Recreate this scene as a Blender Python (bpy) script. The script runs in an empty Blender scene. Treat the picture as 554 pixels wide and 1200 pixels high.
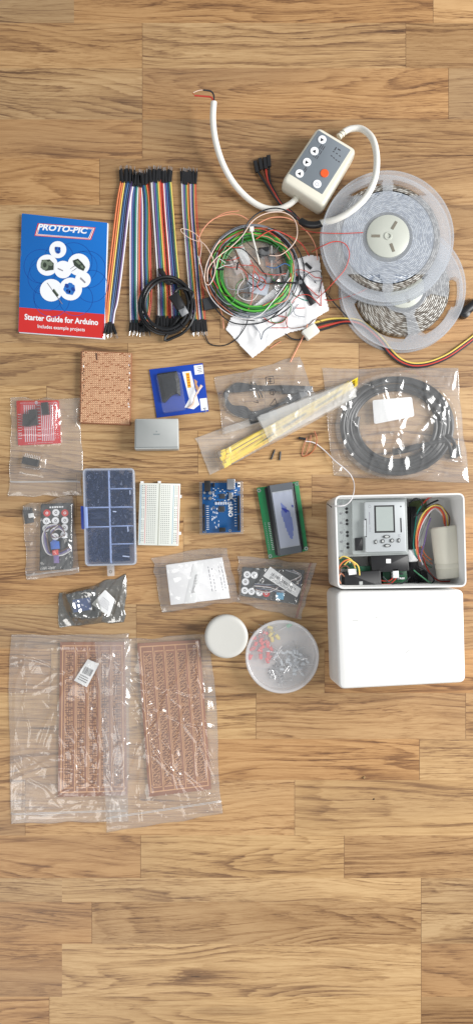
import bpy, bmesh, math, random
import numpy as np
from mathutils import Vector, Matrix
random.seed(7)
PI = math.pi
scene = bpy.context.scene
C = scene.collection

# ------------------------------------------------------------------ camera, world, light
S = 0.00117                  # metres on the floor per photograph pixel
H = 1.05                     # camera height
NX, NY = 230.0, 640.0        # photograph pixel straight below the camera
def fl(x, y): return ((x - 277) * S, (600 - y) * S)
cam = bpy.data.cameras.new('camera'); cam_o = bpy.data.objects.new('camera', cam); C.objects.link(cam_o)
cx, cy = fl(NX, NY); cam_o.location = (cx, cy, H); cam_o.rotation_euler = (0, 0, 0)
cam.sensor_fit = 'VERTICAL'; cam.sensor_height = 36; cam.sensor_width = 36
cam.lens = 36 * H / (1200 * S)
cam.shift_x = (277 - NX) / 1200; cam.shift_y = (NY - 600) / 1200
cam.clip_start = 0.01; cam.clip_end = 100
scene.camera = cam_o
scene.view_settings.view_transform = 'Standard'; scene.view_settings.look = 'None'
scene.view_settings.exposure = 0.0; scene.view_settings.gamma = 1.0
scene.cycles.max_bounces = 12; scene.cycles.transparent_max_bounces = 32
scene.cycles.use_denoising = True
scene.cycles.sample_clamp_indirect = 6
W = bpy.data.worlds.new("World"); scene.world = W; W.use_nodes = True
bg = W.node_tree.nodes['Background']; bg.inputs[0].default_value = (0.93, 0.97, 1.0, 1); bg.inputs[1].default_value = 0.40
def area(name, loc, target, sx, sy, power, col):
    l = bpy.data.lights.new(name, 'AREA'); l.shape = 'RECTANGLE'; l.size = sx; l.size_y = sy; l.energy = power; l.color = col
    o = bpy.data.objects.new(name, l); C.objects.link(o); o.location = loc
    o.rotation_euler = (Vector(target) - Vector(loc)).to_track_quat('-Z', 'Y').to_euler(); return o
area('window_light', (1.75, 0.20, 1.10), (0, -0.1, 0), 0.85, 1.15, 66, (1.0, 0.985, 0.96))
area('second_window_light', (-0.9, -1.5, 1.8), (0, -0.2, 0), 1.5, 1.1, 19, (1.0, 0.97, 0.92))

# ------------------------------------------------------------------ helpers
def lin(c): c /= 255.0; return c / 12.92 if c <= 0.04045 else ((c + 0.055) / 1.055) ** 2.4
def rgb(*c): return (lin(c[0]), lin(c[1]), lin(c[2]), 1)
def at(x, y, z=0.0):
    "world point seen at photograph pixel (x, y) when it stands z millimetres above the floor"
    z *= 0.001; k = (H - z) / H
    fx, fy = fl(NX + (x - NX) * k, NY + (y - NY) * k)
    return Vector((fx, fy, z))

def new_mat(name):
    m = bpy.data.materials.new(name); m.use_nodes = True
    return m, m.node_tree, m.node_tree.nodes['Principled BSDF']
def mat(name, col, rough=0.45, metal=0.0, var=0.12, scale=60, bump=0.0, spec=0.5, trans=0.0):
    m, t, b = new_mat(name); N, L = t.nodes, t.links
    b.inputs['Roughness'].default_value = rough; b.inputs['Metallic'].default_value = metal
    b.inputs['Specular IOR Level'].default_value = spec
    tc = N.new('ShaderNodeTexCoord'); nz = N.new('ShaderNodeTexNoise')
    nz.inputs['Scale'].default_value = scale; nz.inputs['Detail'].default_value = 5
    L.new(tc.outputs['Object'], nz.inputs['Vector'])
    mx = N.new('ShaderNodeMix'); mx.data_type = 'RGBA'
    c = rgb(*col)
    mx.inputs[6].default_value = tuple(v * (1 - var) for v in c[:3]) + (1,)
    mx.inputs[7].default_value = tuple(min(1, v * (1 + var)) for v in c[:3]) + (1,)
    L.new(nz.outputs['Fac'], mx.inputs[0]); L.new(mx.outputs[2], b.inputs['Base Color'])
    if bump:
        bp = N.new('ShaderNodeBump'); bp.inputs['Strength'].default_value = bump; bp.inputs['Distance'].default_value = 0.001
        L.new(nz.outputs['Fac'], bp.inputs['Height']); L.new(bp.outputs['Normal'], b.inputs['Normal'])
    if trans:
        b.inputs['Subsurface Weight'].default_value = trans; b.inputs['Subsurface Radius'].default_value = (.004, .004, .004)
    return m
def film(name, tint=(1, 1, 1), haze=0.06, gloss=0.10, rough=0.12, hazecol=(0.85, 0.86, 0.88), bump=0.25, bscale=180, back=0.12):
    "thin clear plastic: mostly see-through, a little milky, with a fresnel gloss"
    m, t, b = new_mat(name); N, L = t.nodes, t.links; N.remove(b)
    out = N['Material Output']
    tr = N.new('ShaderNodeBsdfTransparent'); tr.inputs[0].default_value = (*tint, 1)
    df = N.new('ShaderNodeBsdfDiffuse'); df.inputs[0].default_value = (*hazecol, 1)
    tl = N.new('ShaderNodeBsdfTranslucent'); tl.inputs[0].default_value = (*hazecol, 1)
    gl = N.new('ShaderNodeBsdfGlossy'); gl.inputs['Roughness'].default_value = rough
    hz = N.new('ShaderNodeMixShader'); hz.inputs[0].default_value = back
    L.new(df.outputs[0], hz.inputs[1]); L.new(tl.outputs[0], hz.inputs[2])
    tc = N.new('ShaderNodeTexCoord'); nz = N.new('ShaderNodeTexNoise'); nz.inputs['Scale'].default_value = bscale
    nz.inputs['Detail'].default_value = 3
    L.new(tc.outputs['Object'], nz.inputs['Vector'])
    bp = N.new('ShaderNodeBump'); bp.inputs['Strength'].default_value = bump; bp.inputs['Distance'].default_value = 0.002
    L.new(nz.outputs['Fac'], bp.inputs['Height'])
    L.new(bp.outputs[0], gl.inputs['Normal'])
    ge = N.new('ShaderNodeNewGeometry'); dt = N.new('ShaderNodeVectorMath'); dt.operation = 'DOT_PRODUCT'
    L.new(bp.outputs[0], dt.inputs[0]); L.new(ge.outputs['Incoming'], dt.inputs[1])
    def mt(op, a, b_=None):
        n = N.new('ShaderNodeMath'); n.operation = op
        for i, v in enumerate((a, b_)):
            if v is None: continue
            if isinstance(v, (int, float)): n.inputs[i].default_value = v
            else: L.new(v, n.inputs[i])
        return n
    # Schlick's curve, the same from both sides of the sheet
    fr = mt('MULTIPLY', mt('POWER', mt('SUBTRACT', 1., mt('MINIMUM', mt('ABSOLUTE', dt.outputs['Value']).outputs[0], 1.).outputs[0]).outputs[0], 5.).outputs[0], .9)
    ad = N.new('ShaderNodeMath'); ad.operation = 'ADD'; ad.use_clamp = True; ad.inputs[1].default_value = gloss
    L.new(fr.outputs[0], ad.inputs[0])
    m1 = N.new('ShaderNodeMixShader'); m1.inputs[0].default_value = haze
    L.new(tr.outputs[0], m1.inputs[1]); L.new(hz.outputs[0], m1.inputs[2])
    m2 = N.new('ShaderNodeMixShader'); L.new(ad.outputs[0], m2.inputs[0])
    L.new(m1.outputs[0], m2.inputs[1]); L.new(gl.outputs[0], m2.inputs[2])
    L.new(m2.outputs[0], out.inputs[0]); return m

class MB:
    def __init__(s): s.v, s.f, s.m, s.uv = [], [], [], None
    def add(s, vs, fs, mi=0):
        o = len(s.v); s.v += [Vector(p) for p in vs]
        s.f += [[i + o for i in f] for f in fs]; s.m += [mi] * len(fs); return s
    def flat(s, pts, mi=0): return s.add(pts, [list(range(len(pts)))], mi)
    def loft(s, rings, cap0=True, cap1=True, mi=0, close=False):
        n = len(rings[0]); vs = [p for r in rings for p in r]; fs = []
        R = len(rings)
        for k in range(R if close else R - 1):
            k2 = (k + 1) % R
            for i in range(n):
                j = (i + 1) % n
                fs.append([k * n + i, k * n + j, k2 * n + j, k2 * n + i])
        if not close:
            if cap0: fs.append(list(range(n))[::-1])
            if cap1: fs.append([(R - 1) * n + i for i in range(n)])
        return s.add(vs, fs, mi)
    def box(s, c, sx, sy, sz, rot=0, mi=0, bev=0.0):
        "box whose bottom centre is c (metres)"
        c = Vector(c); h = [(-sx/2, -sy/2), (sx/2, -sy/2), (sx/2, sy/2), (-sx/2, sy/2)]
        M = Matrix.Rotation(rot, 2)
        def ring(d, z):
            return [Vector((*(M @ Vector((x - math.copysign(d, x), y - math.copysign(d, y)))), z)) + c for x, y in h]
        if bev: return s.loft([ring(0, 0), ring(0, sz - bev), ring(bev, sz)], mi=mi)
        return s.loft([ring(0, 0), ring(0, sz)], mi=mi)
    def cyl(s, c, r, h, n=20, r2=None, mi=0, bev=0.0):
        r2 = r if r2 is None else r2; c = Vector(c)
        ring = lambda q, z: [c + Vector((q * math.cos(2*PI*i/n), q * math.sin(2*PI*i/n), z)) for i in range(n)]
        rs = [ring(r, 0), ring(r2, h - bev)]
        if bev: rs.append(ring(r2 - bev, h))
        return s.loft(rs, mi=mi)
    def lathe(s, c, prof, n=48, mi=0, caps=True):
        c = Vector(c)
        return s.loft([[c + Vector((r * math.cos(2*PI*i/n), r * math.sin(2*PI*i/n), z)) for i in range(n)] for r, z in prof], caps, caps, mi)
    def rod(s, a, b, r, n=10, r2=None, mi=0): return s.sweep([Vector(a), Vector(b)], r, n, mi, r2)
    def sweep(s, pts, r, n=7, mi=0, r2=None):
        t0 = (pts[1] - pts[0]).normalized(); up = Vector((0, 0, 1)) if abs(t0.z) < .9 else Vector((1, 0, 0))
        nrm = (up - t0 * up.dot(t0)).normalized(); rings = []
        for i, p in enumerate(pts):
            t = (pts[min(i+1, len(pts)-1)] - pts[max(i-1, 0)])
            t = t.normalized() if t.length > 1e-9 else t0
            nrm = nrm - t * nrm.dot(t); nrm = nrm.normalized() if nrm.length > 1e-6 else t.orthogonal().normalized()
            bi = t.cross(nrm); rr = r if r2 is None else r + (r2 - r) * i / (len(pts) - 1)
            rings.append([p + (nrm * math.cos(2*PI*k/n) + bi * math.sin(2*PI*k/n)) * rr for k in range(n)])
        return s.loft(rings, mi=mi)
    def tube(s, px, r, n=7, sub=8, mi=0, z=None):
        "smooth tube through photograph points (x, y, z_mm), radius r mm"
        P = [at(p[0], p[1], p[2] if len(p) > 2 else (z if z is not None else r)) for p in px]
        return s.sweep(smooth(P, sub), r * .001, n, mi)
    def build(s, name, mats, parent=None, smooth_deg=35, vec=None):
        me = bpy.data.meshes.new(name)
        off = Vector(parent_origin(parent)) if parent else Vector((0, 0, 0))
        me.from_pydata([tuple(p - off) for p in s.v], [], s.f)
        mats = mats if isinstance(mats, (list, tuple)) else [mats]
        for m in mats: me.materials.append(m)
        me.polygons.foreach_set('material_index', s.m)
        bm = bmesh.new(); bm.from_mesh(me); bmesh.ops.recalc_face_normals(bm, faces=bm.faces); bm.to_mesh(me); bm.free()
        me.polygons.foreach_set('use_smooth', [True] * len(me.polygons))
        if smooth_deg < 180: me.set_sharp_from_angle(angle=math.radians(smooth_deg))
        me.update()
        o = bpy.data.objects.new(name, me); C.objects.link(o)
        if parent: o.parent = parent
        return o
def parent_origin(p):
    v = Vector((0, 0, 0))
    while p is not None: v += p.location; p = p.parent
    return v
def smooth(P, sub=8):
    if len(P) < 3: return P
    out = []; n = len(P)
    for i in range(n - 1):
        a, b, c, d = P[max(i-1, 0)], P[i], P[i+1], P[min(i+2, n-1)]
        for k in range(sub):
            t = k / sub
            out.append(0.5 * ((2*b) + (c-a)*t + (2*a-5*b+4*c-d)*t*t + (3*b-a-3*c+d)*t**3))
    out.append(P[-1]); return out
def thing(name, label, cat, px=None, z=0, group=None, loc=None):
    o = bpy.data.objects.new(name, None); C.objects.link(o); o.empty_display_size = .01
    o.location = loc if loc is not None else at(px[0], px[1], z)
    o['label'] = label; o['category'] = cat
    if group: o['group'] = group
    return o
def tag(o, label, cat, group=None, kind=None):
    o['label'] = label; o['category'] = cat
    if group: o['group'] = group
    if kind: o['kind'] = kind
    return o
def copy_tree(o, parent=None):
    c = o.copy(); C.objects.link(c); c.parent = parent
    for ch in list(o.children): copy_tree(ch, c)
    return c
def rpoly(pts, r, seg=5):
    "polygon (2D/3D vectors) with rounded corners, radius r metres"
    P = [Vector(p[:2]) for p in pts]; out = []; n = len(P)
    for i in range(n):
        a, b, c = P[i-1], P[i], P[(i+1) % n]
        d1 = (a-b).normalized() * min(r, (a-b).length*.45); d2 = (c-b).normalized() * min(r, (c-b).length*.45)
        for k in range(seg + 1):
            t = k / seg; out.append((b+d1)*(1-t)**2 + b*2*t*(1-t) + (b+d2)*t*t)
    return out
def inset(P, d):
    n = len(P); ar = sum(P[i].x*P[(i+1) % n].y - P[(i+1) % n].x*P[i].y for i in range(n)); sg = 1 if ar > 0 else -1
    out = []
    for i in range(n):
        t = (P[(i+1) % n] - P[i-1]); t = t.normalized() if t.length > 1e-9 else Vector((1, 0))
        out.append(P[i] + Vector((-t.y, t.x)) * d * sg)
    return out
def outline(quad, z, r=0.001, seg=5): return rpoly([at(x, y, z) for x, y in quad], r, seg)
def layers(mb, P, L, mi=0, caps=(True, True)):
    "loft a 2D outline through (inset_mm, z_mm) layers"
    rings = [[Vector((p.x, p.y, z*.001)) for p in (inset(P, d*.001) if d else P)] for d, z in L]
    return mb.loft(rings, caps[0], caps[1], mi)
def slab(quad, z0, z1, r=1.0, bev=0.4, mb=None, mi=0):
    mb = mb or MB(); P = outline(quad, z1, r*.001)
    return layers(mb, P, [(0, z0), (0, z1-bev), (bev*.35, z1-bev*.3), (bev, z1)], mi)
class Frame:
    "bilinear frame over a photograph quad TL,TR,BR,BL at height z mm"
    def __init__(s, q, z): s.q, s.z = q, z
    def px(s, u, v):
        (a, b, c, d) = s.q
        return tuple(a[k]*(1-u)*(1-v) + b[k]*u*(1-v) + c[k]*u*v + d[k]*(1-u)*v for k in (0, 1))
    def p(s, u, v, dz=0): x, y = s.px(u, v); return at(x, y, s.z + dz)
    def rect(s, mb, u0, v0, u1, v1, dz=0, mi=0, n=1):
        return mb.flat([s.p(u0, v0, dz), s.p(u0, v1, dz), s.p(u1, v1, dz), s.p(u1, v0, dz)], mi)
    def poly(s, mb, uv, dz=0, mi=0): return mb.flat([s.p(u, v, dz) for u, v in uv], mi)
    def disc(s, mb, u, v, r, dz=0, mi=0, n=28, asp=1.0):
        x, y = s.px(u, v)
        return mb.flat([at(x + r*math.cos(2*PI*i/n), y + r*asp*math.sin(2*PI*i/n), s.z+dz) for i in range(n)], mi)
    def ring(s, mb, u, v, r, w, dz=0, mi=0, n=40):
        x, y = s.px(u, v)
        c = lambda q: [at(x + q*math.cos(2*PI*i/n), y + q*math.sin(2*PI*i/n), s.z+dz) for i in range(n)]
        return mb.loft([c(r), c(r-w)], False, False, mi)
    def block(s, mb, u0, v0, u1, v1, h, dz=0, bev=0.2, mi=0, r=0.3):
        q = [s.px(u0, v0), s.px(u1, v0), s.px(u1, v1), s.px(u0, v1)]
        return slab(q, s.z+dz, s.z+dz+h, r, bev, mb, mi)
def text_part(txt, o, dx, dy, z, m, parent, size=1.0, bold=0.0, shear=0.0, align='CENTER', name='lettering'):
    "flat lettering; o = baseline anchor px, dx/dy = px vectors of one em"
    cu = bpy.data.curves.new('t', 'FONT'); cu.body = txt; cu.size = size; cu.offset = bold; cu.shear = shear
    cu.align_x = align; cu.resolution_u = 3
    ob = bpy.data.objects.new('t', cu); me = bpy.data.meshes.new_from_object(ob)
    mb = MB()
    mb.add([at(o[0] + dx[0]*v.co.x + dy[0]*v.co.y, o[1] + dx[1]*v.co.x + dy[1]*v.co.y, z) for v in me.vertices],
           [list(p.vertices) for p in me.polygons])
    bpy.data.objects.remove(ob); bpy.data.curves.remove(cu); bpy.data.meshes.remove(me)
    return mb.build(name, m, parent)
def ell(c, rx, ry, n=24): return [(c[0] + rx*math.cos(2*PI*i/n), c[1] + ry*math.sin(2*PI*i/n)) for i in range(n)]
def inside(X, Y, poly):
    r = np.zeros(X.shape, bool); n = len(poly)
    for i in range(n):
        (x1, y1), (x2, y2) = poly[i], poly[(i+1) % n]
        c = ((y1 > Y) != (y2 > Y)); r ^= c & (X < (x2-x1)*(Y-y1)/((y2-y1) or 1e-9) + x1)
    return r
def vnoise(rs, nu, nv, ku, kv):
    g = rs.uniform(-1, 1, (kv+3, ku+3)); a = np.linspace(0, kv, nv)[:, None]; b = np.linspace(0, ku, nu)[None, :]
    i = a.astype(int); j = b.astype(int); fa = a-i; fb = b-j; fa = fa*fa*(3-2*fa); fb = fb*fb*(3-2*fb)
    return (g[i, j]*(1-fa)*(1-fb) + g[i+1, j]*fa*(1-fb) + g[i, j+1]*(1-fa)*fb + g[i+1, j+1]*fa*fb)
def bag(name, label, quad, contents, m, seed=1, amp=1.0, wl=16, under=(), zips=(), zmat=None, relax=60, creases=14, edge=1.0, wob=0.8, loose=0.0, group=None, cat='plastic bag', samp=4.0):
    "thin bag: a lower sheet over what lies under it and an upper sheet draped over its contents"
    rs = np.random.RandomState(seed); q = np.array(quad, float)
    wu = np.hypot(*(q[1]-q[0])); wv = np.hypot(*(q[3]-q[0])); nu = int(wu/1.15)+2; nv = int(wv/1.15)+2
    U, V = np.meshgrid(np.linspace(0, 1, nu), np.linspace(0, 1, nv))
    X, Y = [q[0, k]*(1-U)*(1-V) + q[1, k]*U*(1-V) + q[2, k]*U*V + q[3, k]*(1-U)*V for k in (0, 1)]
    E = np.minimum(np.minimum(U, 1-U)*wu, np.minimum(V, 1-V)*wv)
    f = np.exp(-E/5.0)
    X = X + wob*f*vnoise(rs, nu, nv, 5, 7)*2; Y = Y + wob*f*vnoise(rs, nu, nv, 6, 5)*2
    def drape(items, base, it, free):
        h0 = np.full(X.shape, base)
        for poly, z in items: h0[inside(X, Y, poly)] = np.maximum(h0[inside(X, Y, poly)], z)
        h = h0.copy()
        for _ in range(it):
            b = h.copy(); b[1:-1, 1:-1] = (h[:-2, 1:-1]+h[2:, 1:-1]+h[1:-1, :-2]+h[1:-1, 2:])/4
            h = np.maximum(h0, b)
        return h
    lo = drape(list(under), 0.3, 12, 0)
    hi = drape([(p, z+0.5) for p, z in contents] + [(p, z+0.6) for p, z in under], edge, relax, 1)
    w = np.clip(E/6.0, 0, 1)
    ku, kv = max(2, int(wu/wl)), max(2, int(wv/wl))
    n1 = vnoise(rs, nu, nv, ku, kv); n2 = vnoise(rs, nu, nv, ku*2, kv*2); n3 = vnoise(rs, nu, nv, max(1, ku//3), max(1, kv//3))
    hi = hi + w*amp*(2.2*(n1+.35).clip(0) + 0.15*(1-np.abs(n2)*1.6).clip(0) + 2.2*(n3+0.4).clip(0) + loose)
    for _ in range(int(creases*1.5)):
        u0, v0 = rs.uniform(.05, .95), rs.uniform(.05, .95); a = rs.uniform(0, PI) if rs.rand() < .5 else rs.normal(PI/2, .35)
        ln = rs.uniform(.12, .65)*max(wu, wv); wd = rs.uniform(2.0, 8.0)
        dx, dy = (U-u0)*wu, (V-v0)*wv; al = dx*math.cos(a)+dy*math.sin(a); ac = -dx*math.sin(a)+dy*math.cos(a)
        ac = ac + 2.5*np.sin(al/rs.uniform(8, 22)+rs.uniform(0, 6))
        hi = hi + w*amp*rs.uniform(.25, .5)*wd**.8*np.where(ac > 0, (1-ac/(wd*.45)).clip(0), (1+ac/wd).clip(0))*(1-(np.abs(al)/ln)**2).clip(0)
    hi = np.maximum(hi, lo+0.25)
    mb = MB(); n = nu*nv
    for Z in (hi, lo):
        zz = Z.ravel(); xx = X.ravel(); yy = Y.ravel()
        mb.v += [at(float(a), float(b), float(c)) for a, b, c in zip(xx, yy, zz)]
    for j in range(nv-1):
        for i in range(nu-1):
            a = j*nu+i; mb.f.append([a, a+nu, a+nu+1, a+1]); mb.f.append([n+a, n+a+1, n+a+nu+1, n+a+nu])
    per = [i for i in range(nu)] + [j*nu+nu-1 for j in range(1, nv)] + [(nv-1)*nu+i for i in range(nu-2, -1, -1)] + [j*nu for j in range(nv-2, 0, -1)]
    for k in range(len(per)):
        a, b = per[k], per[(k+1) % len(per)]; mb.f.append([a, b, n+b, n+a])
    mb.m = [0]*len(mb.f)
    ctr = q.mean(0); root = thing(name, label, cat, tuple(ctr), group=group)
    mb.build('film', m, root, smooth_deg=180)
    for axis, t, wid in zips:
        z_ = MB()
        for dd in (-wid, wid):
            pts = []
            for k in range(0, (nu if axis == 'v' else nv), 3):
                j, i = (int(t*(nv-1)), k) if axis == 'v' else (k, int(t*(nu-1)))
                x, y = X[j, i], Y[j, i]
                if axis == 'v': y += dd
                else: x += dd
                pts.append(at(x, y, float(hi[j, i])+0.2))
            if len(pts) > 2: z_.sweep(pts, .00045, 5)
        z_.build('zip_seal', zmat or M['zip'], root)
    return root, (X, Y, hi)

# ------------------------------------------------------------------ materials
M = {}
M['black'] = mat('black_plastic', (30, 30, 33), .45, var=.25)
M['black_rub'] = mat('black_cable_sheath', (26, 27, 30), .38, var=.3, scale=120)
M['dkgrey'] = mat('dark_grey_plastic', (52, 54, 58), .5, var=.2)
M['white'] = mat('white_enclosure_plastic', (224, 224, 223), .38, var=.03, scale=25)
M['cream'] = mat('off_white_plastic', (226, 222, 207), .42, var=.04, scale=30)
M['cable_white'] = mat('white_cable_sheath', (233, 231, 224), .4, var=.04)
M['paper'] = mat('white_paper', (238, 238, 240), .8, var=.03, scale=40)
M['label'] = mat('white_label_paper', (238, 239, 240), .6, var=.02)
M['grey'] = mat('grey_plastic', (176, 179, 178), .5, var=.05, scale=90)
M['panel'] = mat('grey_membrane', (122, 130, 138), .5, var=.05)
M['silver'] = mat('tinned_metal', (200, 200, 202), .28, metal=1, var=.1)
M['orange'] = mat('orange_plastic', (228, 92, 40), .45)
M['zip'] = film('zip_plastic', haze=.45, gloss=.12)
M['ink'] = mat('dark_print', (60, 60, 66), .7)
M['inkg'] = mat('grey_print', (135, 135, 145), .7)
M['red'] = mat('red_print', (205, 45, 42), .42, var=.05)
M['blue'] = mat('blue_print', (14, 108, 194), .38, var=.08, scale=14)
M['dkblue'] = mat('dark_blue_print', (16, 74, 160), .38)
M['wprint'] = mat('white_print', (240, 242, 246), .5, var=.02)
M['film'] = film('clear_film', haze=.09, gloss=.075, rough=.14, hazecol=(.93, .93, .93), bump=.06, bscale=70)
M['film_crisp'] = film('crisp_clear_film', haze=.105, gloss=.085, rough=.14, bump=.10, bscale=80, hazecol=(.93, .93, .93))
M['film_fold'] = film('milky_folded_film', haze=.26, gloss=.04, rough=.3, hazecol=(.95, .95, .93), bump=.1)
M['film_coil'] = film('hazy_bag_film', haze=.14, gloss=.07, rough=.1, bump=.2, bscale=90)
M['film_milky'] = film('milky_film', haze=.18, gloss=.045, rough=.28, hazecol=(.95, .95, .93), bump=.1)
M['film_dark'] = film('antistatic_film', tint=(.74, .74, .71), haze=.14, gloss=.26, rough=.16, hazecol=(.44, .45, .43), bump=.3, bscale=80)
M['clear'] = film('clear_rigid_plastic', haze=.10, gloss=.03, rough=.07, bump=.02, hazecol=(.85, .88, .92))
M['frost'] = film('frosted_plastic', haze=.42, gloss=.03, rough=.28, bump=.06, hazecol=(.86, .89, .93), back=.4)
M['frost2'] = film('frosted_reel_plastic', haze=.27, gloss=.03, rough=.25, bump=.04, hazecol=(.70, .735, .79), back=.35)
def wmat(n, c): M['w_'+n] = mat(n+'_wire', c, .45, var=.1, scale=100)
for n, c in dict(brown=(104, 66, 46), red=(196, 66, 54), orange=(224, 124, 72), yellow=(226, 200, 98), green=(76, 142, 104), blue=(50, 98, 150), purple=(120, 98, 158),
                 grey=(140, 146, 156), white=(226, 222, 224), black=(34, 36, 42), navy=(36, 56, 96), salmon=(222, 150, 118), pale=(232, 205, 190), lime=(86, 178, 62),
                 dgreen=(42, 116, 50), teal=(40, 140, 126), copper=(176, 96, 60)).items(): wmat(n, c)

# ------------------------------------------------------------------ floor
def floor_material():
    m, t, b = new_mat('oak_laminate'); N, L = t.nodes, t.links
    def node(k, **kw):
        n = N.new(k)
        for a, v in kw.items(): setattr(n, a, v)
        return n
    def math_(op, a, b_=None, clamp=False):
        n = node('ShaderNodeMath', operation=op, use_clamp=clamp)
        for i, v in enumerate((a, b_)):
            if v is None: continue
            if isinstance(v, (int, float)): n.inputs[i].default_value = v
            else: L.new(v, n.inputs[i])
        return n.outputs[0]
    def mapr(v, a, b_, c=0., d=1.):
        n = node('ShaderNodeMapRange'); n.interpolation_type = 'SMOOTHSTEP'; L.new(v, n.inputs[0])
        for i, x in enumerate((a, b_, c, d)): n.inputs[i+1].default_value = x
        return n.outputs[0]
    uv = node('ShaderNodeUVMap', uv_map='grain').outputs[0]
    tint = node('ShaderNodeVertexColor', layer_name='tint')
    def noise(sx, sy, detail=3, rough=.5, src=uv, off=0):
        mp = node('ShaderNodeMapping'); mp.inputs['Scale'].default_value = (sx, sy, 1); mp.inputs['Location'].default_value = (off, off*.7, off*.3)
        L.new(src, mp.inputs[0]); n = node('ShaderNodeTexNoise'); n.inputs['Scale'].default_value = 1
        n.inputs['Detail'].default_value = detail; n.inputs['Roughness'].default_value = rough
        L.new(mp.outputs[0], n.inputs['Vector']); return n.outputs['Fac']
    # grain: contour lines of a stretched relief (the cathedral figure), soft bands, pores
    w1 = noise(2.2, 6, 2, .5, off=31)
    cb = node('ShaderNodeCombineXYZ'); L.new(math_('MULTIPLY', math_('SUBTRACT', w1, .5), .09), cb.inputs[1])
    va = node('ShaderNodeVectorMath', operation='ADD'); L.new(uv, va.inputs[0]); L.new(cb.outputs[0], va.inputs[1]); bent = va.outputs[0]
    field = noise(1.7, 14, 1.2, .35, src=bent)
    wob = noise(22, 160, 4, .65, off=3)
    ph = math_('ADD', math_('MULTIPLY', field, 19.), math_('MULTIPLY', wob, .9))
    saw = math_('FRACT', ph)
    rings = math_('MULTIPLY', math_('POWER', saw, 2.0), mapr(saw, 1.0, .86))
    rvar = mapr(noise(5, 26, 2, .5, off=11), .35, .62)
    rings = math_('MULTIPLY', rings, math_('ADD', math_('MULTIPLY', rvar, .8), .2))
    band = mapr(noise(1.5, 20, 3, .5, off=25, src=bent), .36, .68)
    streak = mapr(noise(3.5, 90, 4, .65, off=5, src=bent), .46, .72)
    lines = mapr(noise(5, 300, 4, .7, off=19, src=bent), .48, .66)
    fine = noise(34, 640, 3, .75, off=7)
    pores = mapr(noise(60, 820, 2, .5, off=9), .53, .62)
    pz = mapr(noise(6, 30, 2, .5, off=13), .40, .60)
    pores = math_('MULTIPLY', pores, pz)
    dark = math_('ADD', math_('ADD', math_('ADD', math_('MULTIPLY', rings, .48), math_('MULTIPLY', band, .20)), math_('ADD', math_('MULTIPLY', streak, .20), math_('MULTIPLY', lines, .30))),
                 math_('ADD', math_('MULTIPLY', math_('SUBTRACT', fine, .50), .75), math_('MULTIPLY', pores, .22)), True)
    cr = node('ShaderNodeValToRGB'); L.new(dark, cr.inputs[0]); e = cr.color_ramp.elements
    e[0].position = 0; e[0].color = rgb(197, 164, 121); e[1].position = 1; e[1].color = rgb(76, 55, 42)
    x = e.new(.30); x.color = rgb(174, 139, 98); x = e.new(.60); x.color = rgb(130, 98, 69)
    knot = mapr(noise(6, 26, 1, .4, off=21), .735, .80)
    mk = node('ShaderNodeMix', data_type='RGBA'); L.new(math_('MULTIPLY', knot, .22), mk.inputs[0]); L.new(cr.outputs[0], mk.inputs[6]); mk.inputs[7].default_value = rgb(84, 50, 32)
    big = noise(1.3, 5, 2, .5, off=17)
    hv = node('ShaderNodeMix', data_type='RGBA', blend_type='MULTIPLY'); hv.inputs[0].default_value = 1
    L.new(mk.outputs[2], hv.inputs[6]); L.new(tint.outputs[0], hv.inputs[7])
    gr = node('ShaderNodeMix', data_type='RGBA', blend_type='MIX'); L.new(mapr(big, .46, .72, 0, .40), gr.inputs[0])
    L.new(hv.outputs[2], gr.inputs[6]); gr.inputs[7].default_value = rgb(128, 104, 82)
    L.new(gr.outputs[2], b.inputs['Base Color'])
    L.new(math_('ADD', math_('MULTIPLY', fine, .16), .36), b.inputs['Roughness']); b.inputs['Specular IOR Level'].default_value = .38
    bp = node('ShaderNodeBump'); bp.inputs['Strength'].default_value = .16; bp.inputs['Distance'].default_value = .0006
    L.new(math_('SUBTRACT', 1., dark), bp.inputs['Height']); L.new(bp.outputs[0], b.inputs['Normal'])
    return m
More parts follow.
